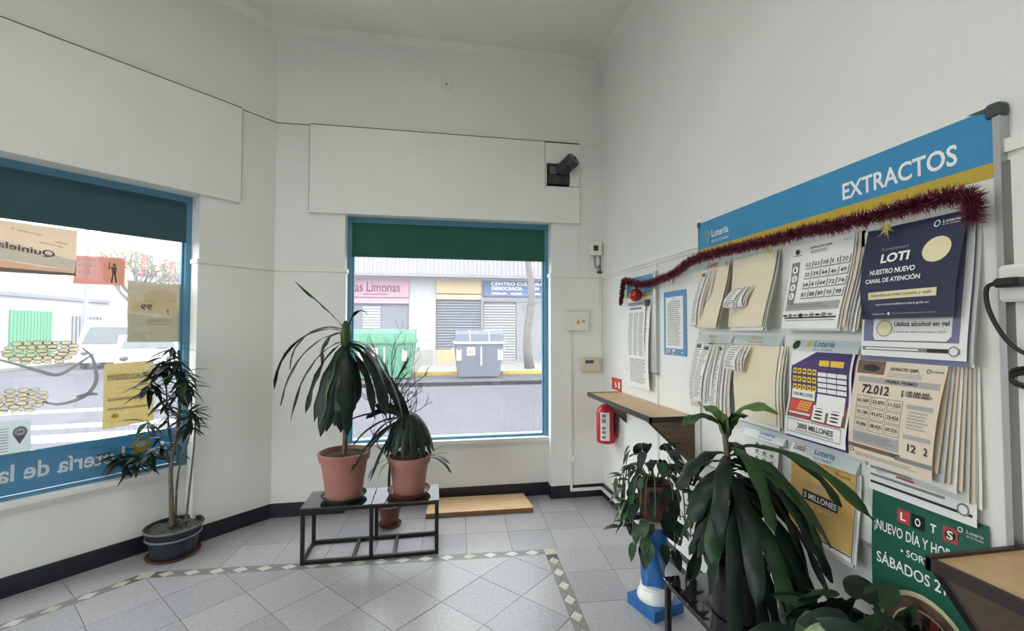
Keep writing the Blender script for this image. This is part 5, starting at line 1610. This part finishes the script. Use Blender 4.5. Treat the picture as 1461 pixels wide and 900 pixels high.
t = thing('plywood_board', 'sheet of plywood lying on the floor below the far window', 'board', (.39, 3.81, 0))
ang = math.radians(-1.5)
def PW(x, y): 
    dx, dy = x-.39, y-3.81
    return (.39+dx*math.cos(ang)-dy*math.sin(ang), 3.81+dx*math.sin(ang)+dy*math.cos(ang))
build(MB().prism([PW(-.045,3.66),PW(.825,3.66),PW(.80,3.985),PW(-.02,3.985)], .036, .040), 'face', PLY, t)
build(MB().prism([PW(-.045,3.66),PW(.825,3.66),PW(.80,3.985),PW(-.02,3.985)], .001, .036), 'core', PLYE, t)

# ================================================================== POTS
def pot(parent, c, rb, rtop, h, m, rim=.03, rim_out=.008, soil=SOIL, fill=.03, name='pot'):
    x, y, z = c
    prof = [(rb*.92, 0), (rb, .006), (rtop-(rtop-rb)*.28, h-rim-.001), (rtop-(rtop-rb)*.2+rim_out, h-rim), (rtop+rim_out, h-.004), (rtop+rim_out-.004, h), (rtop-.006, h), (rtop-.012, h-fill-.02)]
    o = build(MB().lathe(prof, c, 36, cap=False).add([(x+rb*.92*math.cos(k*math.pi/18), y+rb*.92*math.sin(k*math.pi/18), z) for k in range(36)], [tuple(range(35,-1,-1))]), name, m, parent, smooth='auto')
    mb = MB(); rr = random.Random(int(h*1000)); n = 24
    vs = [(x, y, z+h-fill+.008)]
    for q, rf in ((1, .5), (2, 1.0)):
        for k in range(n):
            a = k*2*math.pi/n
            vs.append((x+(rtop-.008)*rf*math.cos(a), y+(rtop-.008)*rf*math.sin(a), z+h-fill+rr.uniform(-.006,.008)))
    mb.add(vs, [(0, 1+k, 1+(k+1) % n) for k in range(n)] + [(1+k, 1+n+k, 1+n+(k+1) % n, 1+(k+1) % n) for k in range(n)])
    build(mb, 'soil', soil, parent)
    return o
def saucer(parent, c, r, h, m):
    return build(MB().lathe([(r*.85,0),(r,h),(r+.004,h),(r+.002,h-.004),(r*.84,.008),(.001,.008)], c, 36, cap=False).lathe([(r*.85,.0),(r*.85,.001)], c, 36), 'saucer', m, parent, smooth='auto')

# ================================================================== LEAVES
def ribbon(base, az, e0, L, droop, w, p=1.0, n=11, stalk=.12, fold=.22, wave=0.0, seed=0, tip=1.0, twist=0.0, roll=0.0, zmin=None):
    """a strap leaf: returns MB. az 0 = towards the camera, 90 = right."""
    rr = random.Random(seed)
    hd_ = TW*math.cos(math.radians(az)) + RT*math.sin(math.radians(az))
    side = UP.cross(hd_).normalized()
    P = Vector(base); pts = [P.copy()]; tang = []
    for k in range(n):
        f = k/n
        e = math.radians(e0 - droop*(f**p)) 
        d = (hd_*math.cos(e) + UP*math.sin(e)).normalized()
        tang.append(d); P = P + d*L/n
        if zmin is not None and P.z < zmin: P.z = zmin + .001*k
        pts.append(P.copy())
    tang.append(tang[-1])
    vs = []
    for k, q in enumerate(pts):
        f = k/n
        if f < stalk: ww = w*(.20+.25*f/max(stalk, .01))
        else:
            g = (f-stalk)/(1-stalk)
            ww = w*max(.02, (.45+.55*min(1, g/.3)**.8) * (1 if g < .70 else math.sqrt(max(0, 1-((g-.70)/.30)**2.2))))
        s2 = side
        if roll: s2 = Matrix.Rotation(math.radians(roll), 3, tang[k]) @ s2
        if twist: s2 = Matrix.Rotation(math.radians(twist)*f, 3, tang[k]) @ s2
        nrm = s2.cross(tang[k]).normalized()
        wv = wave*math.sin(f*19+seed)*w
        vs += [q - s2*ww/2 + nrm*(abs(ww)*fold+wv), q, q + s2*ww/2 + nrm*(abs(ww)*fold-wv)]
    fs = []
    for k in range(n):
        a = k*3
        fs += [(a, a+1, a+4, a+3), (a+1, a+2, a+5, a+4)]
    return MB().add(vs, fs)

# ---------------- corn plant on the stand
c1 = (-.588, 3.235, SH)
t = thing('potted_dracaena', 'tall corn plant with long drooping leaves in a terracotta pot on the far stand', 'potted plant', c1, 'potted plants')
saucer(t, c1, .145, .03, GREENS)
pot(t, (c1[0], c1[1], SH+.009), .115, .165, .305, TERRA, rim=.055)
tp = catmull([(c1[0], c1[1], SH+.26), (c1[0]+.004, c1[1], .95), (c1[0]-.008, c1[1], 1.25), (c1[0]-.002, c1[1], 1.52)], 5)
build(MB().tube(tp, [.017]*4+[.016]*8+[.020]*4, 9), 'trunk', BARK, t, smooth=True)
build(MB().lathe([(.018,0),(.034,.05),(.036,.10),(.026,.17),(.012,.2)], (c1[0], c1[1], 1.36), 12), 'leaf_base', LEAFM, t, smooth=True)
L1 = [(-78,50,0.47,12,.046,1,.35),(68,74,0.26,150,.030,2,.3),(-84,26,0.56,125,.040,.9,.15),(-76,20,0.70,118,.036,.8,.2),(-95,12,0.34,130,.07,.8,.2),
      (-66,2,0.66,90,.038,.6,.3),(-58,-6,0.66,82,.045,.5,.3),(-50,-14,0.56,74,.055,.5,.3),(-40,-26,0.58,62,.06,.45,.2),(-30,-30,0.60,58,.075,.4,.15),(-20,-34,0.64,54,.085,.4,.12),(-10,-36,0.60,52,.085,.4,.1),
      (2,-36,0.56,52,.085,.4,.1),(12,-36,0.60,52,.085,.4,.1),(22,-32,0.62,56,.08,.4,.1),(32,-36,0.48,52,.07,.4,.15),(84,24,0.36,125,.055,.9,.12),(74,16,0.52,112,.075,.7,.15),(64,6,0.66,98,.08,.6,.18),(54,0,0.60,92,.07,.6,.18),(86,0,0.74,92,.045,.6,.3),(104,14,0.50,120,.045,.8,.2),
      (150,10,0.55,110,.07,.7,.2),(178,0,0.52,100,.07,.6,.2),(-142,8,0.52,110,.06,.7,.2),(-160,-18,0.48,76,.07,.5,.2),(124,-16,0.44,78,.06,.5,.2),(-110,-20,0.52,72,.05,.5,.25)]
for k, (az, e0, L, dr, w, p, st) in enumerate(L1):
    b_ = (c1[0]+.012*math.sin(k), c1[1], 1.50-.006*k if e0 > 0 else 1.44-.004*k)
    build(ribbon(b_, az, e0, L, dr, w, p, stalk=st, wave=.10, seed=k, twist=(25 if k % 3 == 0 else -18)), 'leaf', (LEAFM if k in (4, 9, 0) else LEAFD), t, smooth=True)

# ---------------- second pot on the stand: short plant with hanging blades
c2 = (-.158, 3.245, SH)
t = thing('potted_yucca', 'short dark bladed plant in a terracotta pot at the right end of the far stand', 'potted plant', c2, 'potted plants')
saucer(t, c2, .145, .034, TERRAD)
pot(t, (c2[0], c2[1], SH+.009), .105, .142, .255, TERRA, rim=.05)
build(MB().tube([(c2[0]+.01, c2[1], SH+.22), (c2[0]+.012, c2[1], .78), (c2[0], c2[1], .90)], [.048, .058, .050], 10), 'trunk', BARK, t, smooth=True)
L2 = [(-82,64,.40,8,.085,1,.02),(-72,40,.26,40,.07,1,.05),(-88,38,.34,90,.042,1,.1),(-84,22,.48,60,.032,1,.1),(-66,10,.46,78,.030,1,.1),(-58,-6,.54,66,.040,.8,.12),(-74,-16,.54,60,.042,.8,.12),(-100,0,.46,90,.036,1,.1),(-48,-20,.50,58,.036,.6,.12)]
L2 += [(az,80,.40+.012*(az % 4),166,.052,.20,.0) for az in range(-168, 190, 24)] + [(az,72,.30,158,.05,.16,.0) for az in range(-150, 200, 40)]
for k, (az, e0, L, dr, w, p, st) in enumerate(L2):
    build(ribbon((c2[0], c2[1], .885), az, e0, L, dr, w, p, stalk=st, wave=.05, seed=k+40, n=9, fold=.3, roll=(70 if k < 3 else 0)), 'leaf', LEAFD, t, smooth=True)
for k, (az, e0, L, dr, w) in enumerate(((82,30,.20,40,.022),(70,38,.24,95,.03),(96,42,.17,20,.02),(76,20,.26,100,.036),(-60,15,.24,110,.03),(-40,20,.2,120,.028))):
    hd_ = TW*math.cos(math.radians(az)) + RT*math.sin(math.radians(az))
    b_ = Vector((c2[0], c2[1], SH+.245)) + hd_*.11
    build(ribbon(b_, az, e0, L, dr, w, 1, stalk=.35, seed=k+70, n=8), 'shoot', LEAFM if k < 4 else LEAFP, t, smooth=True)

# ---------------- bare shrub in a small pot behind the stand
c3 = (-.318, 3.60, 0)
t = thing('potted_shrub', 'bare twiggy shrub in a small brown pot behind the far stand', 'potted plant', c3, 'potted plants')
saucer(t, c3, .085, .02, TERRAD)
pot(t, (c3[0], c3[1], .009), .062, .082, .15, TERRAD, rim=.03)
rr = random.Random(6)
trk = catmull([(c3[0], c3[1], .13), (c3[0]-.008, c3[1], .35), (c3[0]+.012, c3[1]-.02, .6), (c3[0]-.004, c3[1]-.02, .85), (c3[0]+.01, c3[1]-.02, 1.1)], 4)
build(MB().tube(trk, [.012-.0004*k for k in range(len(trk))], 7), 'trunk', TWIG, t, smooth=True)
twg = MB()
def twig(p, d, L, r, lv):
    q = [p]
    for k in range(3):
        d = (d + Vector((rr.uniform(-.25,.25), rr.uniform(-.2,.2), rr.uniform(-.06,.2)))).normalized()
        q.append(q[-1]+d*L/3)
    twg.tube(q, [r, r*.85, r*.7, r*.5], 4, cap=False)
    if lv:
        for k in range(3):
            nd = (d + RT*rr.uniform(-.9,.9) + UP*rr.uniform(-.2,.6) + TW*rr.uniform(-.4,.4)).normalized()
            twig(q[rr.choice((1,2,3))], nd, L*rr.uniform(.5,.8), r*.62, lv-1)
for k, (h, dx) in enumerate(((6,-.7),(8,.8),(9,-.5),(10,.9),(11,-.8),(11,.9),(12,.6),(13,-.5),(13,1.0),(14,.5),(14,-.9),(15,.3),(15,.9),(15,-.4),(12,1.1),(11,1.0),(10,1.1))):
    twig(trk[min(h, len(trk)-1)], (RT*dx*.8 + UP*.8 + TW*rr.uniform(-.3,.3)).normalized(), .22 if h < 13 else .26, .0048, 2)
build(twg, 'twigs', TWIG, t, kind='stuff')

# ---------------- leafy plant in the dark pot by the left window
c4 = (-1.70, 3.395, 0)
t = thing('potted_croton', 'leafy many stemmed plant in a dark blue pot by the left window', 'potted plant', c4, 'potted plants')
saucer(t, c4, .150, .018, TERRAD)
p_ = pot(t, (c4[0], c4[1], .009), .125, .160, .185, POTB, rim=.022, rim_out=.006, soil=GRAVEL, fill=.02)
build(MB().lathe([(.1505,.118),(.158,.12),(.158,.131),(.1515,.133)], (c4[0], c4[1], .009), 36, cap=False), 'band', POTR, p_, smooth=True)
build(MB().lathe([(.167,.176),(.1695,.180),(.1695,.186),(.164,.188)], (c4[0], c4[1], .009), 36, cap=False), 'rim_band', POTR, p_, smooth=True)
def W4(r, z, tw): return Vector((c4[0], c4[1], z)) + RT*r + TW*tw
stems = [[(.0,.17,.02),(-.008,.40,.02),(-.014,.60,.02),(.03,.90,.02),(.02,1.24,.0),(.0,1.36,.0)],
         [(.01,.17,.0),(.012,.45,.0),(.05,.62,.02),(.09,.80,.0),(.10,1.12,.0)],
         [(.06,.17,-.02),(.085,.45,-.02),(.12,.70,.0),(.13,.93,.0)],
         [(-.014,.60,.02),(-.06,.64,.03),(-.21,.66,.03),(-.33,.655,.04),(-.44,.70,.05)],
         [(-.014,.58,.02),(-.05,.72,.04),(-.13,.80,.05),(-.157,.86,.05)],
         [(.01,.66,.02),(-.03,.80,.02),(-.05,1.0,.02),(-.086,1.25,.0)],
         [(-.04,.92,.02),(-.09,1.02,.02),(-.143,1.12,.02)]]
for k, s_ in enumerate(stems):
    pp = catmull([W4(*q) for q in s_], 5)
    r0 = .016 if k == 0 else .008
    build(MB().tube(pp, [r0*(1-.55*i/len(pp)) for i in range(len(pp))], 7), 'stem', BARK if k < 3 else TWIG, t, smooth=True)
def leaf_mesh(name, wd, m, fold=.18, bend=.25, notch=False, n=7):
    mb = MB(); vs = []
    for k in range(n+1):
        f = k/n
        h = (wd*.5*math.sin(math.pi*f**.8)**.9) if not notch else wd*.5*(math.sin(math.pi*min(1, f*.98+.02)**.62)**.75)
        z = -bend*f*f
        y0 = f - (.10 if notch and k <= 1 else 0)
        vs += [(-h, y0, z+h*fold), (0, f, z), (h, y0, z+h*fold)]
    fs = []
    for k in range(n):
        a = k*3
        fs += [(a, a+1, a+4, a+3), (a+1, a+2, a+5, a+4)]
    me = bpy.data.meshes.new(name)
    me.from_pydata(vs, [], fs); me.materials.append(m)
    me.polygons.foreach_set('use_smooth', [True]*len(me.polygons)); me.update()
    return me
def orient(p, fwd, nrm, s, sx=1.0):
    f = fwd.normalized(); x = f.cross(nrm).normalized(); z = x.cross(f)
    return Matrix(((x.x*s*sx, f.x*s, z.x*s, p.x), (x.y*s*sx, f.y*s, z.y*s, p.y), (x.z*s*sx, f.z*s, z.z*s, p.z), (0,0,0,1)))
lance = [leaf_mesh('lance_leaf_dark', .21, LEAFD), leaf_mesh('lance_leaf_green', .22, LEAFM, bend=.35), leaf_mesh('lance_leaf_light', .18, LEAFL)]
rr = random.Random(14)
clus = [(0,1.37,14,0,.17),(-.05,1.29,18,0,.19),(-.09,1.22,18,0,.19),(-.143,1.14,18,0,.19),(-.10,1.10,14,0,.18),(.03,1.27,18,0,.19),(.08,1.20,16,1,.19),(.11,1.13,16,0,.18),(.06,1.06,12,0,.17),(.13,.95,22,0,.19),(.13,.88,14,0,.17),(-.157,.87,10,1,.17),(-.43,.71,10,2,.16),(-.40,.68,10,0,.17),(-.33,.66,14,0,.19),(-.27,.66,12,0,.18),(-.20,.67,15,0,.19),(-.12,.71,12,0,.17),(-.02,1.02,12,0,.17),(.0,.95,8,0,.16),(-.05,.78,8,0,.15),(.05,.72,6,1,.13)]
for (r, z, n, kind_, L) in clus:
    for k in range(n):
        a = k*2.39996+rr.uniform(-.3,.3)
        d = RT*math.cos(a) + TW*math.sin(a)*.8 + UP*(rr.uniform(-.8,.5))
        p = W4(r, z, .06)+Vector((0,0,rr.uniform(-.05,.03)))
        Lk = L*.82*rr.uniform(.75,1.1)
        tip = p+d.normalized()*Lk
        if (-tip.x+tip.y+CX-BY)*Q > .10:
            nn = Vector((-Q, Q, 0)); d = d - nn*(2*d.dot(nn))
        inst(lance[kind_ if rr.random() < .8 else 0], 'leaf', t, orient(p, d, UP+RT*.2, Lk))
for k in range(6):
    a = k*1.1
    inst(lance[0], 'leaf', t, orient(W4(.03,.19,.03), RT*math.cos(a)+TW*math.sin(a)+UP*.5, UP, .09))

# ---------------- blue and white pedestal with trailing pothos
pc = Vector((1.19, 2.30, 0))
t = thing('plant_pedestal', 'blue and white twisted ceramic pedestal under the trailing plant', 'pedestal', pc)
sq = [(pc.x+.145*math.cos(math.radians(a)), pc.y+.145*math.sin(math.radians(a))) for a in (62, 152, 242, 332)]
build(MB().prism(sq, 0, .055), 'plinth', PEDB, t)
build(MB().lathe([(.090,.055),(.094,.066),(.088,.085),(.078,.102),(.074,.112),(.078,.118),(.076,.128),(.055,.132)], pc, 30), 'white_base', PEDW, t, smooth='auto')
vs = []; fs = []; nz, na = 22, 36
for j in range(nz+1):
    z = .13+.31*j/nz
    for k in range(na):
        a = 2*math.pi*k/na
        r = .058+.013*math.cos(3*a+z*24)+.006*math.sin(math.pi*j/nz)
        vs.append(pc+Vector((r*math.cos(a), r*math.sin(a), z)))
for j in range(nz):
    for k in range(na): fs.append((j*na+k, j*na+(k+1) % na, (j+1)*na+(k+1) % na, (j+1)*na+k))
build(MB().add(vs, fs), 'twisted_column', PEDB, t, smooth=True)
build(MB().lathe([(.06,.44),(.085,.45),(.10,.465),(.10,.478),(.001,.48)], pc, 30), 'capital', PEDW, t, smooth='auto')

heart = [leaf_mesh('heart_leaf_dark', .62, LEAFD, .15, .22, True), leaf_mesh('heart_leaf_green', .66, LEAFM, .15, .25, True), leaf_mesh('heart_leaf_pale', .6, LEAFP, .15, .2, True)]
def pothos(label, c, ztop, pr, ph, potm, n, R_, zlo, L, seed, vines, spread=1.0):
    t = thing('potted_pothos', label, 'potted plant', c, 'potted plants')
    pot(t, c, pr*.75, pr, ph, potm, rim=.03)
    rr = random.Random(seed)
    top = Vector((c[0], c[1], c[2]+ph))
    for k in range(n):
        a = rr.uniform(0, 2*math.pi); h = rr.random()
        rad = R_*(.45+.6*rr.random())*(1 if h < .75 else .7)
        d = Vector((math.cos(a), math.sin(a), 0))
        z = zlo+(ztop-zlo)*h
        p = Vector((c[0], c[1], z)) + d*rad*spread
        if p.x > RX-.10: p.x = RX-.10-rr.random()*.1
        if c[1] < 1.5 and p.y < 1.0: p.y = 1.0+rr.random()*.12
        fw = d*rr.uniform(.2,.8)+UP*rr.uniform(-1.1,.2)
        if c[1] < 1.5 and p.y < 1.12: fw.y = abs(fw.y)
        inst(heart[rr.choices((0,1,2),(6,4,.6))[0]], 'leaf', t, orient(p, fw, d+UP*.6, L*rr.uniform(.7,1.15)))
    for k in range(vines):
        a = k*2*math.pi/vines+rr.uniform(-.3,.3)
        d = Vector((math.cos(a), math.sin(a), 0))
        ln = rr.uniform(.3,1)
        e = top+d*R_*.95; e.z = zlo+(top.z-zlo)*rr.uniform(0,.7)
        q = [top+d*.03, top+d*R_*.5+UP*.07, top+d*R_*.85+UP*(.02), e]
        for v in q: v.x = min(v.x, RX-.06)
        build(MB().tube(catmull(q, 5), .0035, 5), 'vine', STEMG, t, smooth=True)
    return t
pothos('trailing pothos in a brown pot on the blue and white pedestal', (pc.x, pc.y, .48), .87, .095, .19, TERRAD, 150, .205, .36, .088, 3, 20)
pothos('bushy pothos at the bottom right in front of the green poster', (1.225, 1.12, SH), .685, .11, .2, POTK, 74, .19, .53, .125, 8, 8)

# ---------------- drooping corn plant in the right foreground
c6 = (1.215, 1.66, SH)
t = thing('potted_dracaena', 'large drooping corn plant in a black pot in the right foreground', 'potted plant', c6, 'potted plants')
pot(t, c6, .092, .118, .22, POTK, rim=.03)
tp = catmull([(c6[0], c6[1], SH+.2), (c6[0]-.01, c6[1], .80), (c6[0]-.035, c6[1], 1.0), (c6[0]-.045, c6[1], 1.08)], 5)
build(MB().tube(tp, [.016-.0004*k for k in range(len(tp))], 8), 'trunk', BARK, t, smooth=True)
L6 = [(1.09,-50,82,.26,120,.060,1.4,.05,2),(1.10,48,82,.28,140,.062,1.4,.05,2),(1.09,-85,76,.26,150,.055,1.2,.05,1),(1.08,150,66,.24,140,.05,1,.1,1),(1.09,10,84,.20,110,.05,1.3,.05,1),
      (1.04,40,32,.54,92,.050,.8,.3,1),(1.02,30,22,.48,95,.058,.7,.3,1),(1.0,46,14,.34,105,.055,.7,.25,0),(.98,34,8,.44,98,.064,.6,.25,0),(1.03,50,36,.46,112,.048,.9,.3,1)]
_r6 = random.Random(66)
for k in range(36):
    z = 1.07-.0076*k
    az = (k*137.5) % 360
    az = az-360 if az > 180 else az
    back = abs(az) > 115
    if 52 < az < 125: az = 20+_r6.uniform(-20, 28)
    e0 = 38-1.35*k+_r6.uniform(-6, 6)
    if az < -40: e0 -= 10
    L6.append((z-.03, az, e0, (.62 if -125 < az < -40 else 1)*((.36 if back else .44)+.0022*k+_r6.uniform(-.03,.04)), 84+e0*.92, _r6.uniform(.052,.068), .5 if k > 10 else .7, .18 if k < 22 else .12, 1 if k % 3 == 0 else 0))
for k, (z, az, e0, L, dr, w, p, st, mt) in enumerate(L6):
    z -= .03
    if z < .96 and abs(az) < 60: L += .06
    f = (z-.8)/.32
    build(ribbon((c6[0]-.012-.03*max(0,f), c6[1], z), az, e0, L, dr, w, p, stalk=st, wave=.11, seed=k+100, twist=(26 if k % 2 else -22), fold=.2, n=13, zmin=SH+.016), 'leaf', (LEAFD, LEAFM, LEAFL)[mt], t, smooth=True)
